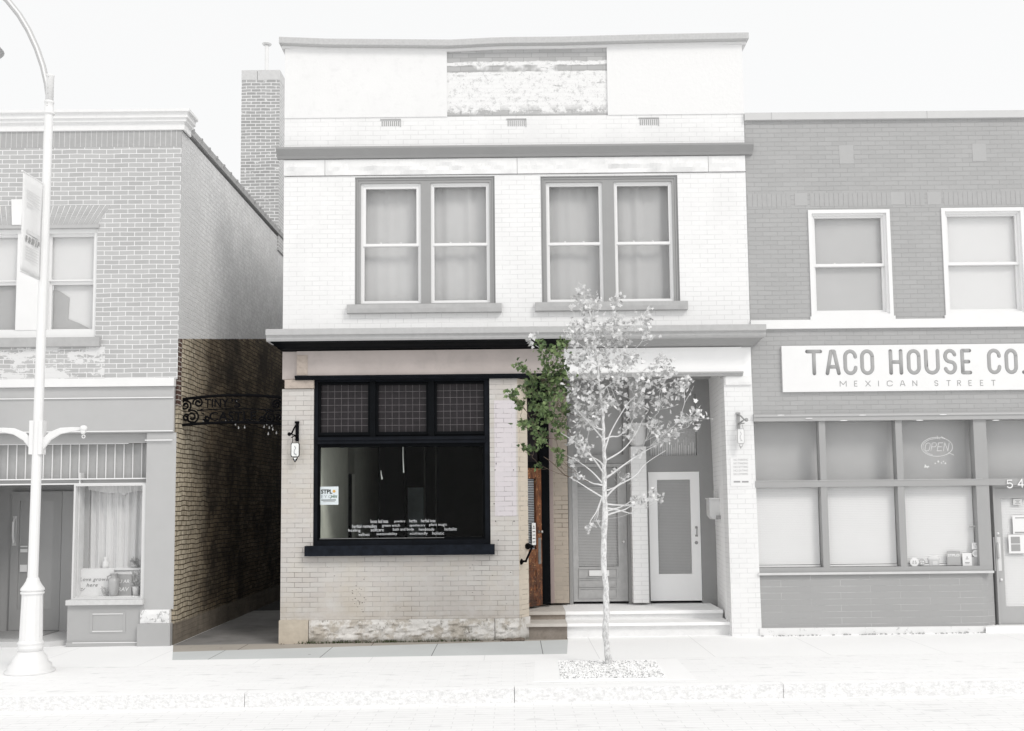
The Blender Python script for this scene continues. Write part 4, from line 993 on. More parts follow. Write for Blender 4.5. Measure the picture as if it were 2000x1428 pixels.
loc(MB().box(.16, .26, .051, .053, Hd*.44, Hd*.60).build('door_notice', M['sign_white'], bd))
nt_ = MB(); 
for k_ in range(5): nt_.box(.175, .245, .0535, .0545, Hd*(.46+.025*k_), Hd*(.465+.025*k_))
nt_.ball((.21, .054, Hd*.575), .014, 8, 5, sy=.1); loc(nt_.build('notice_print', M['ink'], bd))
loc(MB().lathe([(.028, 0), (.028, .01), (.014, .02), (.014, .045), (.026, .055), (.026, .07), (.01, .08)], (.07, .05, Hd*.535), (0, 1, 0), 14).build('door_knob', M['metal'], bd, True))
loc(MB().box(.03, .10, .05, .056, Hd*.30, Hd*.49).build('push_plate', M['metal'], bd))
blk = MB(); bx0, bx1 = xa(1053.5, 1000, YR-.3), xa(1073, 1000, YR-.14)
blk.box(bx0, bx1, YR-.3, YR-.16, zst, zpier+.1)
# head and jamb following the angled door
def P3(s_, t=0): return (hx+ux*s_-uy*t, hy+uy*s_+ux*t)
q0, q1, q2, q3 = P3(-.05, .06), P3(W+.1, .06), P3(W+.1, -.1), P3(-.05, -.1)
blk.plan([q0, q1, q2, q3], dz1+.01, dz1+.10); blk.plan([q0, q1, q2, q3], zso-.28, zso+.1)
blk.build('entrance_post', M['trim_black'], mb_)
blk2 = MB(); q0, q1, q2, q3 = P3(-.0, -.02), P3(W+.1, -.02), P3(W+.1, -.06), P3(-.0, -.06); blk2.plan([q0, q1, q2, q3], dz1+.1, zso-.28); blk2.build('entrance_transom', M['leaded_glass'], mb_)
# soffit, back lining
sof = MB().box(xe-.38, BX1-.3, .3, YR+.4, zso+.1, zso+.2); sof.build('entrance_soffit', M['trim_grey2'], mb_)
MB().box(xe-.38, xa(1109, 1000, YR+.2), YR+.3, YR+.4, zst-.3, zso+.1).build('entrance_lining', M['trim_black'], mb_)
MB().box(xe-.395, xe-.38, .42, YR+.3, zst-.3, zso+.1).build('entrance_cheek', M['warm_brick_side'], mb_)
# grey half : second door, column, white door
gxl = xa(1110.5, 1000, YR)
gl_ = MB(); xcol0, xcol1 = xa(1234, 1000, YR-.2), xa(1264, 1000, YR-.2); xr0 = xa(1393, 1000, YR)
D2 = rc(1118, 905, 1226, 1173, YR); D3 = rc(1268, 921, 1369, 1172.5, YR)
zhd = za(1300, 890, YR)
wl = MB(); wl.holes(gxl, xr0+.1, zst-.2, zso+.1, [(D2[0], D2[1], zst-.1, D2[3]), (D3[0], D3[1], zst-.1, D3[3]), (D2[0]+.05, D2[1]-.05, D2[3]+.14, zso-.1), (D3[0]+.05, D3[1]-.03, zhd, za(1300, 770, YR))], YR, YR+.25)
wl.build('entrance_screen', M['trim_grey'], mb_)
tg = MB(); tg.box(D2[0]+.04, D2[1]-.04, YR+.1, YR+.12, D2[3]+.13, zso-.09); tg.box(D3[0]+.04, D3[1]-.02, YR+.1, YR+.12, za(1300, 837, YR), za(1300, 768, YR)); tg.build('transom_pane', pm('grey transom glass', P(184), .25, .02, 2, 0, spec=.5), mb_)
tb = MB(); rr = random.Random(2); tb.box(D3[0]+.04, D3[1]-.02, YR+.09, YR+.1, zhd-.02, za(1300, 837, YR)); tb.build('reeded_pane', pm('reeded pale glass', P(200), .4, .1, 40, .6, 60), mb_)
tv = MB(); x = D3[0]+.06
while x < D3[1]-.03: hh = rr.uniform(.1, .34); tv.box(x, x+rr.uniform(.004, .012), YR+.082, YR+.089, zhd, zhd+hh); x += rr.uniform(.015, .04)
tv.build('reed_streaks', M['white_paint'], mb_)
# second door (grey, glazed, mail slot)
go_, = (rc(1129, 912, 1207, 1107, YR),)
b_ = MB().frame((D2[0]+.005, D2[1]-.005, zst+.005, D2[3]-.005), go_, YR+.03, YR+.08)
for a in ((1132, 1110, 1206, 1128), (1132, 1131, 1206, 1146), (1132, 1149, 1206, 1168)): r = rc(*a, YR); b_.frame((r[0]-.01, r[1]+.01, r[2]-.006, r[3]+.006), (r[0]+.012, r[1]-.012, r[2]+.014, r[3]-.014), YR+.015, YR+.03)
g2 = b_.build('glazed_door', M['grey_wood'], mb_); g2['label'] = 'worn pale grey wooden door with mail slot'
MB().rect(go_, YR+.05, YR+.054).build('pane', M['glass'], g2)
bs = MB(); z = go_[2]+.01
while z < go_[3]-.35: bs.box(go_[0], go_[1], YR+.075, YR+.085, z, z+.018); z += .026
bs.build('blind', M['g200'], g2); MB().rect(go_, YR+.10, YR+.11).build('inner_shade', M['g172'], g2)
MB().rect(rc(1151, 1114, 1190, 1125, YR), YR+.005, YR+.028).build('mail_slot', M['white_metal'], g2)
p = at(1218, 1058, YR); MB().lathe([(.022, 0), (.022, .01), (.012, .02), (.02, .05), (.01, .06)], (p.x, YR+.03, p.z), (0, -1, 0), 14).build('door_knob', M['white_metal'], g2, True)
# white door
r3 = rc(1285, 937, 1350, 1121, YR)
g3 = MB().frame((D3[0]+.005, D3[1]-.005, zst+.008, D3[3]-.005), r3, YR+.0, YR+.06).build('glazed_door', M['white_door'], mb_); g3['label'] = 'white glazed door'
MB().rect(r3, YR+.03, YR+.034).build('pane', M['glass'], g3)
bs = MB(); z = r3[2]+.005
while z < r3[3]: bs.box(r3[0], r3[1], YR+.05, YR+.058, z, z+.017); z += .025
bs.build('blind', M['g200'], g3); MB().rect(r3, YR+.075, YR+.085).build('inner_shade', M['g192'], g3)
p = at(1360, 1038, YR); h_ = MB().tube([(p.x, YR-.005, p.z+.075), (p.x, YR-.05, p.z+.06), (p.x, YR-.05, p.z-.05), (p.x, YR-.005, p.z-.07)], .009)
h_.box(p.x-.02, p.x+.02, YR-.008, YR-.001, p.z+.05, p.z+.085); h_.box(p.x-.02, p.x+.02, YR-.008, YR-.001, p.z-.085, p.z-.055); h_.build('door_handle', M['g172'], g3, True)
p = at(1360, 1060, YR); MB().lathe([(.028, 0), (.028, .012), (.015, .018)], (p.x, YR-.001, p.z), (0, -1, 0), 16).build('deadbolt', M['g172'], g3)
# brick column with rounded capital
zc1, zc0 = za(1250, 826, YR-.25), za(1250, 872, YR-.25)
MB().box(xcol0, xcol1, YR-.22, YR+.1, zst, zc0).build('entrance_column', M['white_brick'], mb_)
cpm = MB(); h = zc1-zc0; cxm = (xcol0+xcol1)/2; hw = (xcol1-xcol0)/2
cpm.plan([(cxm-hw*1.25, YR-.27), (cxm+hw*1.25, YR-.27), (cxm+hw*1.25, YR+.1), (cxm-hw*1.25, YR+.1)], zc1-.04, zc1)
cpm.lathe([(hw*.55, -.02), (hw*.95, .1*h), (hw*1.1, .45*h), (hw*1.12, .8*h), (hw*1.05, h-.04)], (cxm, YR-.10, zc0), seg=20)
cpm.build('column_capital', pm('pitted white capital', P(240), .85, .05, 14, .6, 30), mb_)
cpt = MB().box(xcol0, xcol1, YR-.16, YR-.005, zc1+.002, zso+.1); cpt.build('column_top', M['trim_grey2'], mb_)
# right cheek and pier
ch_ = MB(); xrf = xa(1427, 1180, 0)
xpr = xa(1413, 850, 0.0)
zq = zst
pr_ = MB(); zg = gz(4)-.1
xp0b, xp0t = xa(1431, 1225), xa(1414, 760); xp1b, xp1t = xa(1488, 1232), xa(1470, 740)
xm_ = xp0t+.0
pr_.add([(xp0b-.01, -.004, zg), (xp1b, -.004, zg), (BX1, -.004, zpier), (xp0t, -.004, zpier), (xp0b-.01, .3, zg), (xp1b, .3, zg), (BX1, .3, zpier), (xp0t, .3, zpier)],
  [(0, 1, 2, 3), (5, 4, 7, 6), (1, 5, 6, 2), (4, 0, 3, 7), (3, 2, 6, 7)])
pr_.build('right_pier', M['white_brick'], mb_)
ck = MB(); xb = xa(1393, 1000, YR)
ck.add([(xp0b-.012, .3, zst-.3), (xb+.06, YR, zst-.3), (xb-.02, YR, zso+.1), (xp0t, .3, zso+.1), (xp0b-.012+.2, .3, zst-.3), (xb+.3, YR, zst-.3), (xb+.3, YR, zso+.1), (xp0t+.2, .3, zso+.1)],
  [(0, 3, 2, 1), (4, 5, 6, 7), (0, 1, 5, 4), (1, 2, 6, 5), (2, 3, 7, 6), (3, 0, 4, 7)])
ck.build('entrance_cheek', M['white_brick_side'], mb_)
# steps: brown stone on the left third, pale on the right
zs1 = za(1250, 1193, .62); zs2 = za(1250, 1216, .16)
def steps(x0_, x1_, m1, m2, nm):
    a = MB().box(x0_, x1_, .66, YR+.3, -.2, zs1-.05); a.box(x0_, x1_, .12+.06, .66, -.2, zs2-.045); a.build(nm, m1, mb_)
    b = MB().box(x0_-.0, x1_, .62, YR+.29, zs1-.05, zs1); b.box(x0_, x1_, .12, .658, zs2-.045, zs2); b.build('step_tread', m2, mb_)
xs_l = xa(1022, 1230, .1); xs_r = xp0b+.0
steps(xs_l, XR, pm('brown stone riser', RGB(156, 147, 138), .9, .16, 6, .5, 30, dirt=.4), pm('grey worn tread', RGB(206, 201, 194), .9, .08, 5, .4), 'step')
steps(XR+.003, xs_r-.005, pm('pale stone riser', P(248, 1.05), .9, .04, 7, .4, dirt=.12), pm('pale worn tread', P(254, 1.0), .9, .02, 5, .3), 'step')
MB().box(xe-.4, xs_l-.003, .3, YR+.3, -.2, zs1-.002).build('step_return', M['warm_brick'], mb_)

# pipe handrail on the splayed corner
hr = thing('pipe_handrail', 'short bent black pipe handrail bolted to the cream corner by the brown door', 'handrail', at(1018, 1097, .05))
a, b = at(1031, 1067, .16), at(1017, 1097, .05)
o1 = a+Vector((.02, -.10, 0)); o2 = b+Vector((.02, -.10, 0))
q1_ = at(1040, 1067, .02); q2_ = at(1027, 1096, -.03)
MB().tube([a, a+(q1_-a)*.75, q1_, q1_+(q2_-q1_)*.12, q2_+(q1_-q2_)*.15, q2_, b+(q2_-b)*.6, b], .017, 10).ball(q1_, .021).ball(q2_, .021).build('pipe', M['iron'], hr, True)
for p, n_ in ((a, (q1_-a)), (b, (q2_-b))): MB().lathe([(.048, -.005), (.048, .008), (.026, .014), (.024, .03)], p, n_.normalized(), 16).build('flange', M['iron'], hr)
# mail box on the right cheek
mp_ = at(1397, 996, .9)
mbx = thing('wall_mailbox', 'pale grey metal mailbox fixed to the white side wall right of the white door', 'mailbox', (mp_.x, mp_.y, mp_.z-.22))
r = rc(1383, 975, 1411, 1014, .85)
bb = MB(); bb.prism([(r[0], r[2]+.06), (r[0]+.05, r[2]), (r[1]-.0, r[2]-.0), (r[1], r[3]), (r[0], r[3])], .72, .98); bb.build('body', M['g225'], mbx)
MB().box(r[0]-.015, r[1]+.01, .69, 1.0, r[3], r[3]+.02).build('lid', pm('mailbox lid', P(236)), mbx)
MB().box(r[0]+.1, r[1]-.02, .66, .72, r[2], r[2]+.06).build('paper_holder', M['trim_grey'], mbx)
MB().box((r[0]+r[1])/2-.02, (r[0]+r[1])/2+.02, .84, .86, r[3]+.02, r[3]+.13).build('mount', M['g200'], mbx)
# ================================================================== RIGHT BUILDING
rbld = thing('charcoal_shop', 'two storey grey painted brick shop with white window frames and long blinds at the right', 'building', (7, 0, 0))
RX0 = BX1+.004; RXE = 13.0
zrt, zrb = za(1730, 220), za(1730, 234)
zwb_t, zwb_b = za(1750, 624), za(1750, 641)
zhead = za(1740, 806)
V1 = rc(1581, 410, 1741, 624); V2 = rc(1842, 407, 2004, 621)
V1 = (V1[0], V1[1], zwb_t, V1[3]); V2 = (V2[0], V2[1], zwb_t, V1[3]+.01)
uw = MB().holes(RX0, RXE, zwb_t, zrb, [V1, V2], 0, .3); uw.build('upper_wall', M['dark_brick'], rbld)
MB().box(RX0, RXE, 0, .3, zhead, zwb_b).build('sign_wall', M['dark_brick'], rbld)
MB().box(RX0, RXE, -.05, .3, zwb_b, zwb_t).build('white_band', M['white_paint'], rbld)
co2 = MB().box(RX0, RXE, -.05, .35, zrb, zrt); co2.build('metal_coping', pm('pale metal coping', P(216), .5, .02, 5, .05), rbld)
mj = MB()
for px in (1505, 1808): x = xa(px, 225); mj.box(x-.004, x+.004, -.053, -.05, zrb, zrt)
mj.build('coping_joint', M['trim_grey2'], rbld)
sm = pm('smooth grey inset stone', P(190), .8, .02, 8, .2)
for a in ((1639, 284, 1667, 320), (1899, 281, 1926, 315)): MB().rect(rc(*a), -.004, .02).build('inset_stone', sm, rbld)
for a in ((1552, 377, 1577, 402), (1740, 375, 1767, 400), (1811, 375, 1838, 400)): MB().rect(rc(*a), -.004, .02).build('inset_stone', sm, rbld)
sl2 = MB(); za_, zb_ = za(1740, 402), za(1740, 376); x = RX0+.02
skip = [rc(*a) for a in ((1552, 377, 1577, 402), (1740, 375, 1767, 400), (1811, 375, 1838, 400))]
while x < 10.5:
    if not any(k_[0]-.065 < x < k_[1] for k_ in skip): sl2.box(x, x+.068, -.003, .02, za_, zb_)
    x += .0745
sl2.build('soldier_course', pm('soldier brick grey', P(185), .8, .04, 9, .3), rbld)
def dh(r, gl_t, gl_b, blind):
    fo = MB().frame(r, (r[0]+.055, r[1]-.055, r[2]+.09, r[3]-.055), -.02, .15)
    fo.frame((r[0]+.055, r[1]-.055, r[2]+.09, r[3]-.055), (r[0]+.085, r[1]-.085, r[2]+.12, r[3]-.085), .02, .13)
    wn = fo.build('window', M['white_paint'], rbld)
    a, b = r[0]+.085, r[1]-.085; lo, hi = r[2]+.12, r[3]-.085; zm = lo+(hi-lo)*.49
    s = MB().frame((a, b, zm-.02, hi), (a+.03, b-.03, zm+.025, hi-.03), .05, .085); s.frame((a, b, lo, zm+.02), (a+.035, b-.035, lo+.045, zm-.02), .09, .125); s.build('sash', M['white_paint'], wn)
    p = MB().box(a+.02, b-.02, .067, .07, zm+.01, hi-.02); p.box(a+.02, b-.02, .107, .11, lo+.02, zm); p.build('pane', M['mirror_glass'], wn)
    lk = MB(); 
    for f in (.3, .7): lk.ball((a+(b-a)*f, .075, zm+.035), .016, 8, 5, sz=.6)
    lk.build('sash_lock', M['white_metal'], wn)
    MB().box(a-.0, b+.0, .130, .136, lo, hi+.0).build('roller_blind', blind, wn)
    MB().box(r[0]-.02, r[1]+.02, -.03, .0, r[2], r[2]+.055).build('window_sill', M['white_paint'], wn); return wn
dh(V1, 0, 0, pm('grey roller blind', P(214), .9, .03, 2)); w_ = dh(V2, 0, 0, pm('white roller blind right', P(250), .9, .01, 2))
# storefront
zr1, zr0 = za(1740, 937), za(1740, 950); zb1 = za(1740, 1107); zb0 = za(1740, 1121); zbb = za(1740, 1224)
zt1 = za(1740, 821)
MB().box(RX0, RXE, -.04, .25, zt1, zhead-.003).build('storefront_header', M['g180'], rbld)
MB().box(RX0, RXE, -.055, -.04, zhead-.05, zhead-.02).build('header_moulding', M['g192'], rbld)
xd = xa(1938, 1080)
fs = MB(); mull = [((1476, 1484), (1472, 1480)), ]
mx_ = [(xa(1605, 1000), xa(1617.5, 1000)), (xa(1755.5, 1000), xa(1768.5, 1000)), (xa(1909, 1000), xd-.0)]
for a, b in mx_: fs.box(a, b, .0, .15, zb1, zt1)
fs.box(RX0, xd, -.01, .0, zr0, zr1); fs.box(RX0, xd+3, .001, .15, zr0, zr1)
fs.box(RX0, xd-.0, .002, .15, zb0, zb1)
sfw = fs.build('shopfront_frame', M['g172'], rbld)
MB().box(RX0, xd, -.035, -.011, zb0+.0, zb0+.035).box(RX0, xd-.1, -.018, -.011, zr1-.006, zr1).build('sill_moulding', pm('pale moulding', P(222)), rbld)
panes = [(RX0, mx_[0][0]), (mx_[0][1], mx_[1][0]), (mx_[1][1], mx_[2][0])]
for i, (a, b) in enumerate(panes):
    MB().box(a, b, .09, .095, zb1, zr0).build('shop_pane', M['glass'], rbld)
    MB().box(a, b, .09, .095, zr1, zt1).build('transom_pane', M['glass'], rbld)
    s = MB(); z = zb1+.04
    while z < zr0-.01: s.add([(a+.01, .128, z), (b-.01, .128, z), (b-.01, .140, z+.0255), (a+.01, .140, z+.0255)], [(0, 1, 2, 3)]); z += .0265
    s.box(a+.01, b-.01, .115, .145, zb1+.005, zb1+.03); s.build('slatted_blind', pm('white blind slats', P(254, .9), .7, .01, 3, 0), rbld)
    s = MB().box(a-.01, b+.01, .30, .31, zr1-.02, zt1+.02); s.build('transom_backing', pm('grey inner backing', P(206), .8, .03, 2), rbld)
MB().box(mx_[2][1], RXE, .09, .095, zr1, zt1).build('transom_pane', M['glass'], rbld)
MB().box(mx_[2][1], RXE, .30, .31, zr1-.02, zt1+.02).build('transom_backing', pm('grey inner backing', P(206)), rbld)
MB().box(RX0, xd+.1, .32, .40, zb1-.1, zt1+.1).build('inner_wall', M['g200'], rbld)
# flat white spots on the header face, painted glints of light
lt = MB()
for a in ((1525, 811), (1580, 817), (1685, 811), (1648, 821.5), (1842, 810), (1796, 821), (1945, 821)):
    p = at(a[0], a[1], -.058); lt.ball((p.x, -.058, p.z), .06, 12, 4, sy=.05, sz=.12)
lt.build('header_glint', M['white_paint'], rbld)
bw = MB(); xbe = xa(1921, 1200); zg = gz(6)
bw.plan([(RX0, .02), (xbe, .02), (xa(1944, 1200, .15), .16), (xa(1944, 1200, .15), .4), (RX0, .4)], zbb+.0, zb0-.002)
bw.build('bulkhead', M['bulkhead_brick'], rbld)
fb = MB(); fb.plan([(RX0, -.03), (xbe-.03, -.03), (xa(1944, 1200, .12), .15), (xa(1944, 1200, .15), .4), (RX0, .4)], zg-.15, zbb-.002)
fb.build('concrete_footing', flake_mat('rough pale footing', P(246), P(205), .58, 9), rbld)
rr = random.Random(9); ch2 = MB()
for i in range(110):
    x = rr.uniform(RX0, xbe); s_ = rr.uniform(.006, .022); ch2.ball((x, -.04-rr.uniform(0, .05), gz(x)+s_*.4), s_, 6, 4, sz=.6)
tag(ch2.build('grit', pm('grey grit', P(190), .95, .15, 20, .4), None), 'grey crumbled grit along the foot of the grey shop', 'grit')['kind'] = 'stuff'
# door at the right edge
YD2 = .16; zdb = za(1980, 1220, YD2)
xl = xa(1944, 1100, YD2); 
df = MB().frame((xl, xl+1.15, zdb, zr0), (xl+.03, xl+1.12, zdb+.01, zr0-.04), YD2-.03, YD2+.1).build('door_frame', M['g180'], rbld)
sd = MB().frame((xl+.03, xl+1.12, zdb+.012, zr0-.045), (xa(1960, 1080, YD2), xl+1.0, za(1980, 1185, YD2), za(1980, 973, YD2)), YD2, YD2+.05)
sdo = sd.build('shop_door', M['g180'], rbld)
gq = (xa(1960, 1080, YD2), xl+1.0, za(1980, 1185, YD2), za(1980, 973, YD2))
MB().rect(gq, YD2+.02, YD2+.024).build('pane', M['glass'], sdo)
s = MB(); z = gq[2]
while z < gq[3]: s.add([(gq[0], YD2+.045, z), (gq[1], YD2+.045, z), (gq[1], YD2+.056, z+.0245), (gq[0], YD2+.056, z+.0245)], [(0, 1, 2, 3)]); z += .025
s.build('blind', pm('white blind slats', P(250)), sdo)
MB().rect(rc(1941, 1049, 1955, 1115, YD2), YD2-.008, YD2-.001).build('door_plate', pm('pale door plate', P(232), .4), sdo)
p = at(1948, 1075, YD2); MB().tube([(p.x, YD2-.01, p.z+.12), (p.x, YD2-.06, p.z+.10), (p.x, YD2-.06, p.z-.10), (p.x, YD2-.01, p.z-.12)], .014).build('door_handle', M['white_metal'], sdo, True)
k_ = MB(); 
for a in ((1948, 1042), (1955, 1132)): p = at(*a, YD2); k_.lathe([(.02, 0), (.02, .02), (.01, .03)], (p.x, YD2-.001, p.z), (0, -1, 0), 12)
k_.build('door_lock', M['white_metal'], sdo)
MB().plan([(xbe, -.05), (RXE, -.05), (RXE, .5), (xa(1946, 1200, .2), .5), (xa(1946, 1200, .2), .17)], zg-.1, zdb).build('door_step', M['walk_pale'], rbld)
MB().box(xl+1.15, RXE, 0, .3, zg, zr0).build('end_wall', M['dark_brick'], rbld)
MB().box(RX0, RXE, 8, 8.3, -1, zrt).build('rear_wall', M['dark_brick'], rbld); MB().box(RXE, RXE+.3, 0, 8.3, -1, zrt).build('end_side_wall', M['dark_brick'], rbld)
MB().box(RX0, RXE, .3, 8, zrb-.3, zrb-.2).build('roof', M['g200'], rbld)
hn = MB(); r5 = rc(1967, 938, 1977, 953, -.015); strokes(hn, '5', r5[0], r5[2], r5[1]-r5[0], r5[3]-r5[2], -.018, .009); hn.build('house_number', M['white_paint'], rbld)
hn = MB(); r5 = rc(1988, 936, 1999, 952, -.015); strokes(hn, '4', r5[0], r5[2], r5[1]-r5[0], r5[3]-r5[2], -.018, .009); hn.build('house_number', M['white_paint'], rbld)
# papers on the door glass
def paper(a, Y, label, mat=None, marks=(), cat='notice', nm='paper_notice'):
    r = rc(*a, Y); t = thing(nm, label, cat, ((r[0]+r[1])/2, Y, (r[2]+r[3])/2), {'notice': 'papers on the right edge door', 'sticker': 'stickers in the blind window', 'card': 'cards in the blind window'}[cat])
    MB().rect(r, Y, Y+.003).build('sheet', mat or M['white_paint'], t)
    if marks:
        m = MB()
        for q in marks: m.rect((r[0]+(r[1]-r[0])*q[0], r[0]+(r[1]-r[0])*q[1], r[2]+(r[3]-r[2])*q[2], r[2]+(r[3]-r[2])*q[3]), Y-.002, Y-.0005)
        m.build('print', M['ink_pale'], t)
    return t
lines = lambda n_, z0, z1: [(.15, .85, z0+(z1-z0)*i/n_, z0+(z1-z0)*(i+.35)/n_) for i in range(n_)]
paper((1979, 975, 1996, 986), YD2+.01, 'small framed card at the top of the glass in the right edge door', M['g225'], [(.2, .8, .2, .3), (.2, .8, .7, .8), (.35, .65, .42, .6)])
paper((1978, 1007, 2012, 1043), YD2+.008, 'white printed letter above the photo card on the right edge door', None, [(.1, .9, .04, .12), (.15, .9, .85, .9)])
paper((1970, 1044, 2006, 1081), YD2+.002, 'white card with a block of dark pictures on the right edge door', None, [(.13, .62, .12, .48), (.13, .62, .52, .88)])
# things in the right shop window
YG = .075; r9 = rc(1855, 1078, 1881, 1104, YG)
t = paper((1850, 1077, 1876, 1104), YG, 'dark grey square sticker with pale STPLO letters low in the third blind window', M['g180'], (), 'sticker', 'window_sticker')
text('lettering', 'STPLO', rc(1851, 1082, 1874, 1087, YG), YG-.001, M['white_paint'], t, .001, bold=.03)
t = paper((1880, 1080, 1898, 1105), YG, 'white card with a small bowl drawing beside the dark sticker in the blind window', None, [(.45, .55, .6, .72), (.35, .65, .5, .56), (.25, .75, .22, .28), (.3, .7, .14, .17)], 'card', 'window_card')
paper((1898, 1088, 1912, 1105), YG+.004, 'plain grey square low in the corner of the third blind window', M['g192'], (), 'card', 'window_card')
paper((1898, 1060, 1911, 1073), YG, 'small white speckled sticker right side of the third blind window', None, [(.2, .3, .6, .7), (.5, .6, .3, .4), (.6, .7, .6, .75), (.35, .45, .45, .5)], 'sticker', 'window_sticker')
paper((1893, 1027, 1909, 1030), YG, 'short grey strip halfway up the right side of the third blind window', M['g180'], (), 'sticker', 'window_sticker')
def disc(a, rad, label, mat, marks):
    p = at(*a, YG); t = thing('round_sticker', label, 'sticker', p, 'stickers in the blind window')
    MB().lathe([(rad, 0), (rad, .003)], (p.x, YG+.002, p.z), (0, -1, 0), 24).build('sheet', mat, t)
    m = MB(); 
    for q in marks: m.box(p.x+q[0]*rad, p.x+q[1]*rad, YG-.003, YG-.0015, p.z+q[2]*rad, p.z+q[3]*rad)
    m.build('print', M['ink_pale'] if mat is not M['g192'] else M['white_paint'], t)
disc((1906, 1081), .055, 'round white sticker with lines right above the corner of the third blind window', M['white_paint'], [(-.6, .6, .3, .38), (-.7, .7, -.05, .02), (-.6, .6, -.35, -.28)])
disc((1786, 1098), .068, 'round white sticker at the low left corner of the third blind window', M['white_paint'], [(-.4, -.1, .1, .3), (.1, .4, .1, .3), (-.5, -.1, -.3, -.1), (.1, .5, -.3, -.1)])
disc((1801, 1098), .05, 'round grey patterned sticker second from the left in the third blind window', M['g192'], [(-.5, -.2, .1, .4), (.1, .5, .0, .3), (-.4, .0, -.5, -.2), (.2, .5, -.5, -.3)])
r = rc(1811, 1085, 1836, 1104, .13); bx_ = thing('window_ornament', 'white mushroom shaped box standing low in the third blind window', 'ornament', ((r[0]+r[1])/2, .14, zb1))
MB().box(r[0]+.02, r[1]-.02, .11, .155, zb1+.001, r[2]+(r[3]-r[2])*.6).build('body', M['g225'], bx_)
MB().ball(((r[0]+r[1])/2, .13, r[2]+(r[3]-r[2])*.68), (r[1]-r[0])/2, 18, 8, sy=.22, sz=.5).build('cap', M['white_paint'], bx_, True)
MB().box(r[0]+.07, r[1]-.05, .105, .11, zb1+.01, r[2]+(r[3]-r[2])*.42).build('front_panel', M['white_paint'], bx_)
# open sign, unlit
YO = .085; on = thing('open_sign', 'unlit oval OPEN neon sign behind the third upper pane of the grey shop', 'sign', at(1829, 873, YO))
cxo, czo = xa(1829.5, 873, YO), za(1829.5, 873, YO); rx, rz = (xa(1860, 873, YO)-xa(1799, 873, YO))/2, (za(1830, 855, YO)-za(1830, 892, YO))/2
tubm = pm('pale unlit tube', P(236), .4, .02)
o_ = MB(); o_.tube([(x, .078, z) for x, z in arc(cxo, czo, rx, rz, 20, 378, 44)], .0045, 6); o_.tube([(x, .078, z) for x, z in arc(cxo, czo, rx*.9, rz*.87, 75, 250, 26)], .0035, 6); o_.build('oval_tube', tubm, on, True)
o_ = MB(); wx = rx*.34
for i, c in enumerate('OPEN'): strokes(o_, c, cxo-rx*.80+i*rx*.40, czo-rz*.42, wx*.85, rz*.84, .078, .0045, 1, .22)
o_.build('letter_tube', tubm, on)
o_ = MB(); 
for a, b in (((1852, 884), (1863, 889)), ((1830, 851), (1831, 856)), ((1838, 853), (1846, 857))): o_.tube([at(*a, .08), at(*b, .08)], .005, 6)
o_.build('wire', tubm, on)
for a, lab in (((1805, 909, 1815, 915), 'lower left'), ((1826, 900, 1848, 906), 'lower right')):
    pr_ = MB(); q = rc(*a, .084); rr = random.Random(a[0])
    for i in range(7): x = rr.uniform(q[0], q[1]); z = rr.uniform(q[2], q[3]); pr_.ball((x, .085, z), rr.uniform(.006, .014), 7, 4, sy=.2)
    tag(pr_.build('sticker_scraps', tubm, None), 'torn pale sticker scraps %s below the OPEN sign' % lab, 'sticker')

# shop board with big rounded letters
r = rc(1528, 673, 2075, 763, -.05)
tb_ = thing('shop_sign', 'long white board reading TACO HOUSE CO. MEXICAN STREET above the right shopfront', 'sign', ((r[0]+r[1])/2, 0, r[2]))
MB().box(r[0], r[1], -.045, -.001, r[2], r[3]).build('board', M['white_paint'], tb_)
big = [('T', 1577, 1603), ('A', 1615.5, 1638), ('C', 1651, 1671), ('O', 1684, 1704), ('H', 1740, 1760), ('O', 1775, 1795), ('U', 1809, 1832), ('S', 1846.5, 1865.5), ('E', 1880, 1894.5), ('C', 1932, 1952), ('O', 1966, 1984.5), ('.', 1999, 2001)]
for i, (c, a, b) in enumerate(big):
    ytop = 686.5-(a-1577)*.0058; ybot = 729.5-(a-1577)*.0062
    q = rc(a, ytop, b, ybot, -.05); lm = MB(); strokes(lm, c, q[0], q[2], q[1]-q[0], q[3]-q[2], -.046, .0285, .22); lm.build('letter', M['g172'], tb_, True)
xx = 1641.0
for i, c in enumerate('MEXICAN STREET'):
    if c == ' ': continue
    cs = [1641, 1669, 1691, 1716, 1733, 1758.5, 1783, 0, 1826, 1849.5, 1870.5, 1892.5, 1915, 1937][i]; cw = {'M': 12, 'I': 1, 'T': 7, 'E': 5, 'S': 6, 'C': 10, 'R': 6, 'N': 8, 'X': 9, 'A': 9}[c]
    q = rc(cs, 744.5-(cs-1641)*.006, cs+cw, 754.5-(cs-1641)*.0062, -.05); lm = MB(); strokes(lm, c, q[0], q[2], q[1]-q[0], q[3]-q[2], -.047, .0052, .3); lm.build('small_letter', M['ink_pale'], tb_)

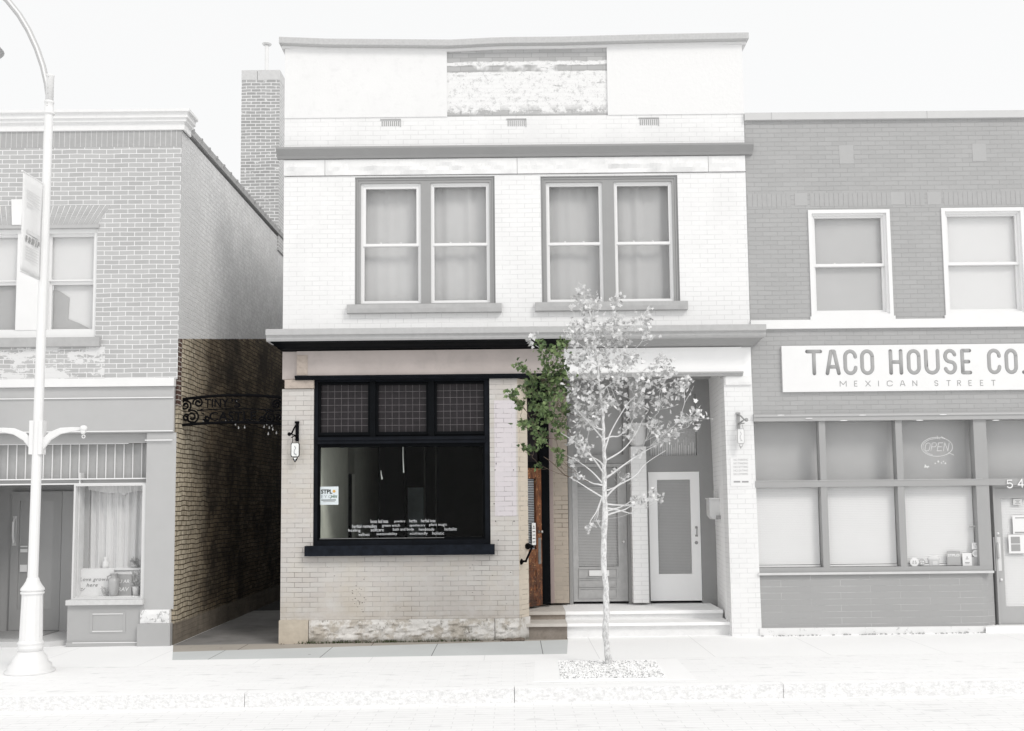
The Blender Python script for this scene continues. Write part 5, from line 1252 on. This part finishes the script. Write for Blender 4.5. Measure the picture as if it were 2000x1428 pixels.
# ================================================================== PIER SIGNS
def pier_sign(name, label, bx, plate, tip, arm, mat_iron, mat_plate, edge, mir, Yo, printmat):
    a = at(*bx[0]); b = at(*bx[1])
    t = thing(name, label, 'sign', (a.x, 0, b.z), 'plaques hanging on the piers')
    wp_ = MB().box(a.x-.025, a.x+.025, -.02, -.001, b.z, a.z); wp_.box(a.x-.035, a.x+.03, -.03, -.001, a.z-.03, a.z); wp_.build('wall_plate', mat_iron, t)
    e = at(arm[0], arm[1], Yo)
    br_ = MB(); br_.tube([(a.x, -.02, a.z-.03), ((a.x+e.x)/2, Yo/2, (a.z+e.z)/2-.0), e], .013, 8); br_.tube([(a.x, -.02, b.z+.08), e+Vector((.0, .06, 0))], .010, 8); br_.tube([(a.x, -.02, b.z+.06), ((a.x+e.x)/2, Yo*.5, b.z+.075), e+Vector((0, .02, -.05))], .008, 8)
    br_.ball(e+Vector((-.03*mir, 0, 0)), .030, 10, 6); br_.build('bracket', mat_iron, t, True)
    # plate hangs perpendicular to the wall, turned a little by the wind
    q = rc(*plate, Yo); cx = (q[0]+q[1])/2; hw = (q[1]-q[0])/2; z0, z1 = q[2], q[3]; ym = Yo+.10
    def shape(k): return [(cx-hw*k*.86, z0), (cx-hw*k, z0+(z1-z0)*.12), (cx-hw*k, z1-(z1-z0)*.12), (cx-hw*k*.86, z1), (cx+hw*k*.86, z1), (cx+hw*k, z1-(z1-z0)*.12), (cx+hw*k, z0+(z1-z0)*.12), (cx+hw*k*.86, z0)]
    sh_ = lambda f, s_: [(x, z) for x, z in f]
    pb_ = MB().prism(shape(1.0), ym, ym+.016); tp = at(*tip, Yo)
    pb_.prism([(cx-hw*.55, z0-.004), (cx+hw*.62, z0-.004), (cx+hw*.45, (z0+tp.z)/2), (tp.x, tp.z), (cx-hw*.45, (z0+tp.z)/2)], ym, ym+.016); pb_.build('sign_edge', edge, t)
    k2 = MB(); c_ = .84
    k2.prism([(cx+(x-cx)*c_, (z0+z1)/2+(z-(z0+z1)/2)*.92) for x, z in shape(1.0)], ym-.004, ym-.0005)
    k2.prism([(cx-hw*.38, z0-.012), (cx+hw*.45, z0-.012), (tp.x, tp.z+.035)], ym-.004, ym-.0005); k2.build('sign_face', mat_plate, t)
    hk = MB(); hk.tube([(cx-hw*.6, ym, z1), (cx-hw*.6, ym, z1+.05), e+Vector((0.02*mir, 0, -.02))], .004, 6); hk.tube([(cx+hw*.7, ym, z1), (cx+hw*.7, ym*.6, z1+.06)], .004, 6); hk.build('hook', mat_iron, t)
    pr = MB(); rr = random.Random(4)
    pts = [(cx-hw*.1, z1-.05), (cx+hw*.15, z1-.085), (cx-hw*.12, z1-.11), (cx-hw*.22, z1-.15), (cx+hw*.05, z1-.175), (cx+hw*.35, z1-.19)]
    pr.tube([(x, ym-.005, z) for x, z in pts], .005, 6); pr.box(cx-hw*.3, cx+hw*.3, ym-.006, ym-.004, z0+.04, z0+.048); pr.box(cx-hw*.1, cx+hw*.12, ym-.006, ym-.004, z0-.06, z0-.035); pr.build('sign_print', printmat, t)
pier_sign('hanging_sign', 'small white plaque hanging from a black bracket on the beige pier by the alley', ((581, 823), (581, 862)), (565, 864, 582, 892), (573, 903), (569, 848), M['iron'], M['sign_white'], M['iron'], 1, -.22, pm('faded print', (.3, .31, .33)))
pier_sign('hanging_sign', 'small white plaque hanging from a grey bracket on the white pier right of the steps', ((1441, 806), (1441, 838)), (1443, 836, 1457, 866), (1450, 876), (1454, 820), M['g172'], M['white_paint'], M['g192'], -1, -.22, M['ink_mid'])
r = rc(1427, 893, 1466, 950, -.01)
nt2 = thing('wall_notice', 'white notice board with lines of small capitals on the white pier', 'notice', ((r[0]+r[1])/2, 0, r[2]))
MB().box(r[0], r[1], -.012, -.001, r[2], r[3]).build('board', M['white_paint'], nt2)
for i, s_ in enumerate(('NO PARKING', 'NO STANDING', 'NO SITTING', 'NO EATING', 'NO LOITERING')): text('lettering', s_, rc(1433, 896+i*7, 1461, 900+i*7, -.014), -.014, M['ink_mid'], nt2, .001)
MB().rect(rc(1433, 939.5, 1446, 942.5, -.014), -.0145, -.0125).rect(rc(1449, 939.5, 1462, 942.5, -.014), -.0145, -.0125).build('print', M['ink_pale'], nt2)

# ================================================================== IRON ARCH SIGN over the alley
YI_ = .25; ar = thing('iron_arch_sign', 'black wrought iron arch with scrolls and cut letters spanning the dark alley', 'sign', at(450, 800, YI_))
al_, ar_ = at(350, 800, YI_).x, BX0+.02
def topz(x): f = (x-al_)/(ar_-al_); a, m_, b = za(356, 781, YI_), za(455, 772, YI_), za(551, 778, YI_); return a*(1-f)**2+2*f*(1-f)*(2*m_-(a+b)/2)+b*f*f
def botz(x): f = (x-al_)/(ar_-al_); a, m_, b = za(356, 831, YI_), za(450, 825, YI_), za(551, 829, YI_); return a*(1-f)**2+2*f*(1-f)*(2*m_-(a+b)/2)+b*f*f
X_ = [al_+(ar_-al_)*i/24 for i in range(25)]
rm = MB(); rm.tube([(x, YI_, topz(x)) for x in X_], .022, 6); rm.tube([(x, YI_, botz(x)) for x in X_], .022, 6); rm.tube([(x, YI_, (topz(x)+botz(x))/2) for x in X_[4:]], .009, 6)
for x in (al_+.03, ar_-.03): rm.tube([(x, YI_, botz(x)-.02), (x, YI_, topz(x)+.02)], .016, 6)
rm.build('arch_frame', M['iron'], ar)
def spiral(cx, cz, r0, turns, a0, dirn, n=26): return [(cx+r0*(1-.82*i/n)*math.cos(R_(a0+dirn*360*turns*i/n)), YI_, cz+r0*(1-.82*i/n)*math.sin(R_(a0+dirn*360*turns*i/n))) for i in range(n+1)]
def scr(px, py, r_, t_, a0, d_):
    p = at(px, py, YI_); return MB().tube(spiral(p.x, p.z, r_, t_, a0, d_), [.014]*20+[.018]*7, 6)
for a in ((362, 792, .095, 1.7, 300, 1), (387, 787, .085, 1.6, 200, -1), (375, 815, .115, 1.8, 120, -1), (364, 816, .055, 1.2, 60, 1), (404, 818, .05, 1.4, 180, 1),
          (540, 790, .08, 1.6, 340, 1), (528, 815, .10, 1.7, 60, 1), (543, 816, .055, 1.2, 120, -1), (512, 818, .05, 1.4, 0, -1)): scr(*a).build('scroll', M['iron'], ar)
lf = MB()
for px, py, s_ in ((393, 800, 1), (397, 808, -1), (402, 814, 1), (520, 803, -1), (516, 812, 1)):
    p = at(px, py, YI_); lf.add([(p.x-.04*s_, YI_-.004, p.z-.02), (p.x, YI_-.004, p.z-.018), (p.x+.045*s_, YI_, p.z+.02), (p.x, YI_-.004, p.z+.012)], [(0, 1, 2, 3)])
lf.build('iron_leaf', M['iron'], ar)
for s_, x0_, x1_, y0_, y1_ in (('TINY', 400, 446, 779, 796), ("'S", 452, 470, 779, 796), ('CASTLE', 409, 500, 804, 822)):
    text('iron_lettering', s_, rc(x0_, y0_, x1_, y1_, YI_), YI_, M['iron'], ar, .012, bold=.012, spacing=1.05)
ls = MB(); wd_ = MB(); pts = [(395, 828), (440, 829), (470, 838), (480, 831), (516, 836), (530, 848), (545, 840), (548, 812)]
P_ = [at(a, b, YI_+.05) for a, b in pts]; wr_ = MB().tube(P_, .004, 6)
sg_ = thing('string_lights', 'unlit string of tiny clear bulbs drooping under the iron arch', 'lights', P_[2])
wr_.build('wire', M['iron'], sg_)
for a in ((397, 826), (441, 824), (453, 825), (460, 829), (466, 836), (478, 835), (462, 786), (516, 834), (521, 829), (531, 831), (526, 836), (533, 839), (524, 848), (547, 814), (540, 846)):
    p = at(*a, YI_+.05); MB().ball(p, .013, 8, 6, sz=1.35).lathe([(.006, 0), (.006, .02)], p+Vector((0, 0, .012)), seg=8).build('bulb', pm('clear bulb', (.42, .42, .42), .15, .05, 1, 0, spec=.8), sg_, True)

# ================================================================== STREET LAMP
pb0 = gat(62, 1313); YL = pb0.y
def lz(py): return za(70, py, YL)
lamp = thing('street_lamp', 'tall white street lamp post with double bracket arms on the left pavement', 'street lamp', pb0)
zb = gz(pb0.x)
p0 = at(60, 1250, YL); p1 = at(98, 150, YL)
def lp(py): f = (py-1250)/(150-1250); return p0+(p1-p0)*f
ax = (p1-p0).normalized()
base = Vector((p0.x-.0, YL, zb)); zz = lambda py: (lp(py)-base).length
bs_ = MB().lathe([(.30, 0), (.30, .03), (.265, .05), (.26, .10), (.22, .125), (.20, .19), (.165, .235), (.15, .27)], base, (0, 0, 1), 32)
bs_.lathe([(.145, .262), (.147, .30), (.155, .31), (.155, .325), (.145, .335), (.147, .355), (.157, .365), (.157, .38), (.145, .39), (.139, .41)], base, (0, 0, 1), 32); bs_.build('base', M['white_metal'], lamp, True)
zr_ = zz(1160)
cl = MB().lathe([(.139, .39), (.125, zr_-.03)], base, (.005, 0, 1), 32, .975); cl.build('lower_column', M['white_metal'], lamp, False)
b2 = base+Vector((.005, 0, 1)).normalized()*(zr_-.03)
MB().lathe([(.125, 0), (.142, .008), (.142, .03), (.125, .04), (.142, .05), (.145, .06), (.142, .075), (.11, .12), (.082, .17), (.075, .20), (.068, .215)], b2, (.01, 0, 1), 32).build('collar', M['white_metal'], lamp, True)
b3 = lp(1148); b3.y = YL
MB().lathe([(.064, 0), (.053, (lp(225)-b3).length)], b3, ax, 28, .97).build('pole', M['white_metal'], lamp, False)
c3 = lp(228); MB().lathe([(.054, 0), (.072, .01), (.074, .03), (.058, .04), (.056, .16), (.062, .165), (.062, .19)], c3, ax, 24).build('upper_collar', M['white_metal'], lamp, True)
c4 = lp(200); MB().lathe([(.05, 0), (.05, .34), (.054, .345), (.054, .36), (.02, .365)], c4, ax, 24).build('pole_top', M['white_metal'], lamp, True)
bt = MB(); 
for py in (153, 176, 187, 207, 212): q_ = lp(py); bt.ball(q_+Vector((0, -.055, 0)), .009, 8, 5)
bt.build('bolt', M['g200'], lamp)
A_ = [(96, 196), (92, 165), (84, 130), (72, 95), (56, 60), (38, 30), (14, 0), (-20, -30), (-60, -50), (-110, -55), (-150, -40)]
am = MB(); am.tube([at(x, y, YL) for x, y in A_], .042, 10, .8); am.build('arm', pm('satin grey arm', P(205), .4, .01), lamp, True)
MB().tube([at(x+1.2, y-1.0, YL)+Vector((0, -.034, 0)) for x, y in A_], .014, 8, .6).build('arm_highlight', M['white_metal'], lamp, True)  # thin white tube standing in for the highlight along the arm
hd = at(-62, 60, YL); MB().lathe([(.33, 0), (.36, .03), (.30, .09), (.16, .14), (.07, .2), (.05, .72)], at(-50, 99, YL), (0, 0, 1), 28).build('lamp_head', pm('grey lamp head', P(190), .5, .02), lamp, True)
MB().tube([at(-50, -52, YL), at(-50, 0, YL)], .03).build('head_stem', M['white_metal'], lamp)
for sg in (1, -1):
    pts = [(77, 884), (84, 868), (98, 852), (118, 842), (140, 839), (162, 837)]
    if sg < 0: pts = [(2*74-x-2, y+1) for x, y in pts]
    bm = MB()
    for k in range(4):
        q_ = [at(x, y+(k-1.5)*4.5*(1-(i/5.0))**.6*(1 if i else .6)+ (0 if k < 1 else 0), YL) for i, (x, y) in enumerate(pts)]
        bm.tube(q_, [.030, .028, .024, .018, .014, .013], 10)
    bm.build('bracket_arm', M['white_metal'], lamp, True)
    q_ = at(*pts[-1], YL)
    MB().ball(q_+Vector((.01*sg, 0, .0)), .050, 14, 9, sz=.85).lathe([(.02, -.075), (.034, -.05), (.036, -.02)], q_+Vector((.005*sg, 0, 0)), seg=12).build('arm_finial', M['white_metal'], lamp, True)
    rg = MB().tube([(q_.x+.01*sg+x, YL, q_.z-.105+z) for x, z in arc(0, 0, .020, .020, 0, 360, 16)], .006, 6); rg.build('hanging_ring', M['white_metal'], lamp)
    f0, f1 = lp(899), lp(834); MB().add([], []).box(f0.x+(.035 if sg > 0 else -.085), f0.x+(.085 if sg > 0 else -.035), YL-.06, YL+.06, f0.z, f1.z).build('clamp_plate', M['white_metal'], lamp)
# banner on the lamp
YB0 = YL; YB1 = YL-.52
bn = thing('street_banner', 'narrow white printed banner hanging from the left side of the lamp post', 'banner', at(80, 455, YL))
tr, br_ = at(85, 362, YL-.05), at(78, 547, YL-.05); tl, bl_ = at(45, 335, YL-.50), at(39, 529, YL-.50)
bmh = MB(); n = 10; m_ = 14
for j in range(m_+1):
    for i in range(n+1):
        f, g = i/n, j/m_; a = tl.lerp(tr, f); b = bl_.lerp(br_, f); c = a.lerp(b, g); c.x += .012*math.sin(f*5)*math.sin(g*3); bmh.v.append(tuple(c))
bmh.f = [(j*(n+1)+i, j*(n+1)+i+1, (j+1)*(n+1)+i+1, (j+1)*(n+1)+i) for j in range(m_) for i in range(n)]; bmh.mi = [0]*(n*m_)
bo = bmh.build('cloth', M['white_paint'], bn, True); md = bo.modifiers.new('thick', 'SOLIDIFY'); md.thickness = .004
MB().tube([tl+(tl-tr)*.05, at(88, 362, YL)], .012, 8).build('rod', M['white_metal'], bn); MB().tube([bl_, at(80, 548, YL)], .012, 8).build('rod', M['white_metal'], bn)
def onb(f, g): return tl.lerp(tr, f).lerp(bl_.lerp(br_, f), g)
nrm = (tr-tl).cross(bl_-tl).normalized()
if nrm.y > 0: nrm = -nrm
bp = MB(); bq = MB()
def bar(mb, f0, f1, g0, g1): mb.add([onb(f0, g0)+nrm*.022, onb(f1, g0)+nrm*.022, onb(f1, g1)+nrm*.022, onb(f0, g1)+nrm*.022], [(0, 1, 2, 3)])
for f0, f1 in ((.16, .24), (.30, .40), (.46, .58), (.64, .68), (.74, .84)): bar(bp, f0, f1, .625+.0*f0, .625+.045)
for f0, f1 in ((.16, .20), (.27, .31), (.33, .37), (.42, .46), (.50, .55), (.62, .66), (.70, .76)): bar(bp, f0, f1, .67, .69)
for g in (.16, .19, .22, .25, .29, .32, .73, .76, .79, .82, .85): bar(bq, .15, .8 if g != .32 else .5, g, g+.008)
bar(bq, .2, .85, .56, .60)
bp.build('bold_print', M['ink_pale'], bn); bq.build('small_print', pm('faint print', P(232)), bn)

# ================================================================== TREE
YT = gat(1187, 1299).y
tp_ = [(1188, 1302, .052), (1187, 1285, .042), (1183, 1230, .038), (1184, 1160, .038), (1179, 1100, .036), (1180, 1040, .036), (1182, 1000, .035), (1180, 960, .031), (1180, 900, .026), (1179, 850, .022), (1176, 800, .018), (1170, 740, .014), (1163, 680, .010), (1155, 620, .007), (1140, 580, .004)]
root = gat(1188, 1302)
tree = thing('young_tree', 'slender young street tree with sparse leaves in the gravel bed', 'tree', root)
T = [(at(x, y, YT), r_) for x, y, r_ in tp_]
def smooth(pts, k=4):
    out = []; n = len(pts)
    for i in range(n-1):
        p0_, p1_, p2_, p3_ = pts[max(i-1, 0)], pts[i], pts[i+1], pts[min(i+2, n-1)]
        for j in range(k):
            t = j/k; out.append(.5*((2*p1_)+(p2_-p0_)*t+(2*p0_-5*p1_+4*p2_-p3_)*t*t+(3*p1_-p0_-3*p2_+p3_)*t**3))
    out.append(pts[-1]); return out
tv_ = smooth([a for a, b in T], 5); tr_ = []
for i in range(len(T)-1): tr_ += [T[i][1]+(T[i+1][1]-T[i][1])*j/5 for j in range(5)]
tr_.append(T[-1][1])
rr = random.Random(11)
for i, v in enumerate(tv_): v += Vector((rr.gauss(0, .004), rr.gauss(0, .01), 0)); tr_[i] *= rr.uniform(.92, 1.12)
bark = N('mottled pale bark'); mp = bark.n('ShaderNodeMapping'); mp.inputs['Scale'].default_value = (6, 6, 2.5); bark.l(bark.tc.outputs['Object'], mp.inputs[0])
bark.col(bark.mix(bark.ramp(bark.noise(6, 7, .75, mp.outputs[0]), .47, .55), P(244), P(204))); bark.bump(bark.noise(30, 6), .6, .01); bark.b.inputs['Roughness'].default_value = .9
MB().tube(tv_, tr_, 12).build('trunk', bark.m, tree, True)
PC = [(1135, 575, 22), (1150, 600, 30), (1130, 640, 32), (1205, 585, 14), (1195, 620, 26), (1170, 650, 38), (1210, 655, 34), (1245, 625, 15), (1268, 605, 6), (1262, 625, 13), (1262, 650, 20), (1140, 690, 38), (1185, 700, 42), (1230, 700, 30), (1290, 700, 16), (1150, 740, 42), (1210, 745, 42), (1268, 735, 34), (1302, 722, 24), (1170, 790, 42), (1240, 790, 42), (1288, 780, 30), (1325, 760, 22), (1340, 745, 14), (1353, 822, 22), (1360, 805, 14), (1330, 820, 13), (1280, 830, 26), (1230, 840, 20), (1140, 820, 36), (1298, 850, 20), (1318, 848, 15), (1140, 880, 22), (1275, 965, 12), (1290, 975, 9), (1150, 1030, 9), (1125, 860, 22), (1128, 930, 12), (1118, 655, 14), (1120, 700, 20), (1122, 760, 24), (1240, 975, 8), (1256, 975, 9), (1225, 935, 12), (1205, 920, 8), (1125, 800, 20), (1250, 885, 10), (1035, 668, 9), (1043, 655, 7), (1118, 900, 10), (1162, 1022, 7)]
GC = [(1055, 672, 11), (1065, 690, 20), (1088, 682, 18), (1100, 668, 13), (1080, 715, 25), (1098, 722, 16), (1015, 713, 12), (1025, 722, 8), (1040, 738, 17), (1060, 745, 26), (1090, 745, 26), (1030, 758, 16), (1003, 765, 11), (1000, 775, 9), (1008, 782, 8), (1050, 778, 27), (1085, 785, 27), (1018, 790, 10), (1055, 810, 20), (1082, 815, 22), (1040, 826, 12), (1015, 825, 10), (1025, 832, 8), (1060, 848, 16), (1090, 850, 10), (1022, 872, 8), (1040, 878, 10), (1060, 862, 11), (1090, 880, 9), (1050, 908, 8), (1095, 895, 7), (1045, 842, 12), (1075, 765, 18), (1070, 730, 18), (1100, 760, 14), (1100, 800, 14), (1048, 795, 16), (1016, 798, 6), (1095, 832, 12), (1092, 905, 6)]
nodes = [(tv_[i], tr_[i], 0) for i in range(int(len(tv_)*.42), len(tv_))]
cl_ = [(x, y, r_, 0) for x, y, r_ in PC]+[(x, y, r_, 1) for x, y, r_ in GC]
def dist(c): return abs(c[0]-1180)+.5*max(0, 900-c[1])*0.2
cl_.sort(key=dist)
brs = [MB(), MB()]; lvs = [MB(), MB(), MB(), MB()]
SC = 150.0
def leaf(mb, c, s_, rr):
    u = Vector((rr.gauss(0, 1), rr.gauss(0, 1), rr.gauss(-.2, .8))).normalized(); v_ = u.cross(Vector((rr.gauss(0, 1), rr.gauss(0, 1), rr.gauss(0, 1)))).normalized(); w__ = u.cross(v_)
    f = rr.uniform(-.25, .25)
    out = [(0, -.1), (.28, .05), (.50, -.02), (.40, .28), (.55, .50), (.30, .52), (.12, .80), (0, 1.0), (-.12, .80), (-.30, .52), (-.55, .50), (-.40, .28), (-.50, -.02), (-.28, .05)]
    q = [c+(v_*a+u*b)*s_+w__*(abs(a)*f-.18*b*b)*s_ for a, b in out]; ct = c+u*.4*s_
    n0 = len(mb.v); mb.v += [tuple(p) for p in q]+[tuple(ct)]; k = len(q)
    mb.f += [(n0+i, n0+(i+1) % k, n0+k) for i in range(k)]; mb.mi += [0]*k
for (x, y, r_, g) in cl_:
    dx = abs(x-1178)/100.0
    best = None
    dep = rr.gauss(0, .16)*min(1.6, .5+dx)+(.0)
    tgt = at(x, y, YT+dep)
    for (p, rad, lvl) in nodes:
        d_ = tgt-p; hd_ = math.hypot(d_.x, d_.y)
        if d_.z < hd_*.30+.02: continue
        c_ = d_.length*(1+.25*lvl)+.25*abs(d_.z-hd_*.9)
        if best is None or c_ < best[0]: best = (c_, p, rad, lvl)
    if best is None: best = (0, tv_[int(len(tv_)*.5)], .03, 0)
    _, p, rad, lvl = best
    L = (tgt-p).length; md_ = p.lerp(tgt, .5)+Vector((rr.gauss(0, .03), rr.gauss(0, .03), -.10*L*rr.uniform(.3, 1)))
    path = smooth([p, p.lerp(md_, .55)+Vector((rr.gauss(0, .01), rr.gauss(0, .015), rr.gauss(0, .01))), md_, md_.lerp(tgt, .5)+Vector((rr.gauss(0, .015), rr.gauss(0, .02), 0)), tgt+Vector((0, 0, r_/SC*.3))], 4)
    r0 = min(rad*.62, .013 if lvl == 0 else .009); n_ = len(path)
    brs[g].tube(path, [max(.0025, r0*(1-.8*i/n_)) for i in range(n_)], 7)
    for i in range(4, n_, 2): nodes.append((path[i], max(.004, r0*(1-.8*i/n_)), lvl+1))
    R0 = r_/SC; nl = int(4+ (r_**1.45)*(.44 if g else .34))
    for tw in range(max(2, int(r_/4))):
        e = tgt+Vector((rr.gauss(0, .5), rr.gauss(0, .5), rr.gauss(0, .45)))*R0*1.1; s0 = path[rr.randint(n_//2, n_-1)]
        brs[g].tube([s0, s0.lerp(e, .5)+Vector((0, 0, -.01)), e], [.003, .0022, .0015], 5)
        for _k in range(2): leaf(lvs[g*2+rr.randint(0, 1)], s0.lerp(e, rr.uniform(.5, 1)), rr.uniform(.034, .066), rr)
    for _k in range(nl):
        c_ = tgt+Vector((rr.gauss(0, .45), rr.gauss(0, .5), rr.gauss(0, .42)))*R0
        leaf(lvs[g*2+(0 if rr.random() < .6 else 1)], c_, rr.uniform(.034, .068), rr)
# a few bare lower limbs as in the photo
for pth in ([(1178, 972), (1150, 955), (1130, 942), (1112, 932)], [(1180, 948), (1160, 925), (1135, 905), (1108, 890)], [(1183, 972), (1205, 950), (1240, 930), (1262, 905), (1300, 880)], [(1183, 985), (1225, 987), (1255, 980), (1272, 970)], [(1184, 992), (1210, 997), (1235, 1003), (1262, 1000)], [(1182, 900), (1215, 880), (1240, 850), (1255, 820)], [(1180, 860), (1150, 825), (1125, 800)], [(1180, 925), (1150, 885), (1118, 860), (1095, 845)], [(1183, 935), (1230, 900), (1262, 880), (1285, 868)], [(1181, 880), (1195, 840), (1225, 790), (1245, 770)], [(1177, 1035), (1170, 1025), (1165, 1015)]):
    pp = smooth([at(a, b, YT+rr.gauss(0, .05)*(i > 0)) for i, (a, b) in enumerate(pth)], 4); n_ = len(pp)
    brs[0].tube(pp, [max(.003, .012*(1-.8*i/n_)) for i in range(n_)], 7)
pp = smooth([at(a, b, YT) for a, b in ((1112, 932), (1100, 925), (1080, 905), (1062, 892))], 4); brs[1].tube(pp, [.008-.005*i/len(pp) for i in range(len(pp))], 7)
tw_m = pm('pale grey twig', P(238), .8, .08, 20, .2)
brs[0].build('branches', tw_m, tree, True); brs[1].build('brown_branches', pm('brown grey twig', (.13, .10, .075), .85, .2, 20, .2), tree, True)
def leafm(name, c, c2):
    m = N(name); m.col(m.mix(m.ramp(m.noise(7, 3), .35, .65), c, c2)); m.b.inputs['Roughness'].default_value = .55; m.b.inputs['Specular IOR Level'].default_value = .3; return m.m
lvs[0].build('pale_leaves', leafm('pale silver leaf', P(250), P(230)), tree); lvs[1].build('grey_leaves', leafm('grey leaf back', P(216), P(196)), tree)
lvs[2].build('green_leaves', leafm('mid green leaf', (.10, .155, .06), (.21, .28, .12)), tree); lvs[3].build('dark_green_leaves', leafm('dark green leaf', (.045, .08, .03), (.09, .14, .055)), tree)
# gravel bed
g0, g1, g2_, g3_ = gat(1091, 1293), gat(1280, 1292), gat(1300, 1325), gat(1095, 1327)
bed = MB(); 
struct(slab([(g3_.x-.32, g3_.y-.12), (g2_.x+.34, g2_.y-.12), (g1.x+.30, g1.y+.14), (g0.x-.30, g0.y+.14)], .004, .05).build('tree_bed_surround', pm('pale concrete band', PG(250), .9, .01)))
slab([(g3_.x, g3_.y), (g2_.x, g2_.y), (g1.x, g1.y), (g0.x, g0.y)], .008, .03, bed)
for i in range(5200):
    f, g = rr.random(), rr.random(); a = g3_.lerp(g2_, f); b = g0.lerp(g1, f); c = a.lerp(b, g); s_ = rr.uniform(.006, .013)
    o = [Vector((rr.uniform(.7, 1.3)*a_, rr.uniform(.7, 1.3)*b_, rr.uniform(.5, .9)*c__))*s_ for a_, b_, c__ in ((1, 0, 0), (0, 1, 0), (-1, 0, 0), (0, -1, 0), (0, 0, 1), (0, 0, -1))]
    ctr = Vector((c.x, c.y, gz(c.x)+.010+s_*.4)); bed.cur = rr.choice((0, 0, 0, 1))
    bed.add([ctr+v for v in o], [(0, 1, 4), (1, 2, 4), (2, 3, 4), (3, 0, 4), (1, 0, 5), (2, 1, 5), (3, 2, 5), (0, 3, 5)])
bd_ = bed.build('gravel', [pm('pale gravel', P(252, 1.02), .95, .1, 40, 0), pm('grey gravel', P(196), .95, .1, 40, 0)]); bd_['kind'] = 'stuff'; tag(bd_, 'bed of small grey gravel round the foot of the young tree', 'gravel')
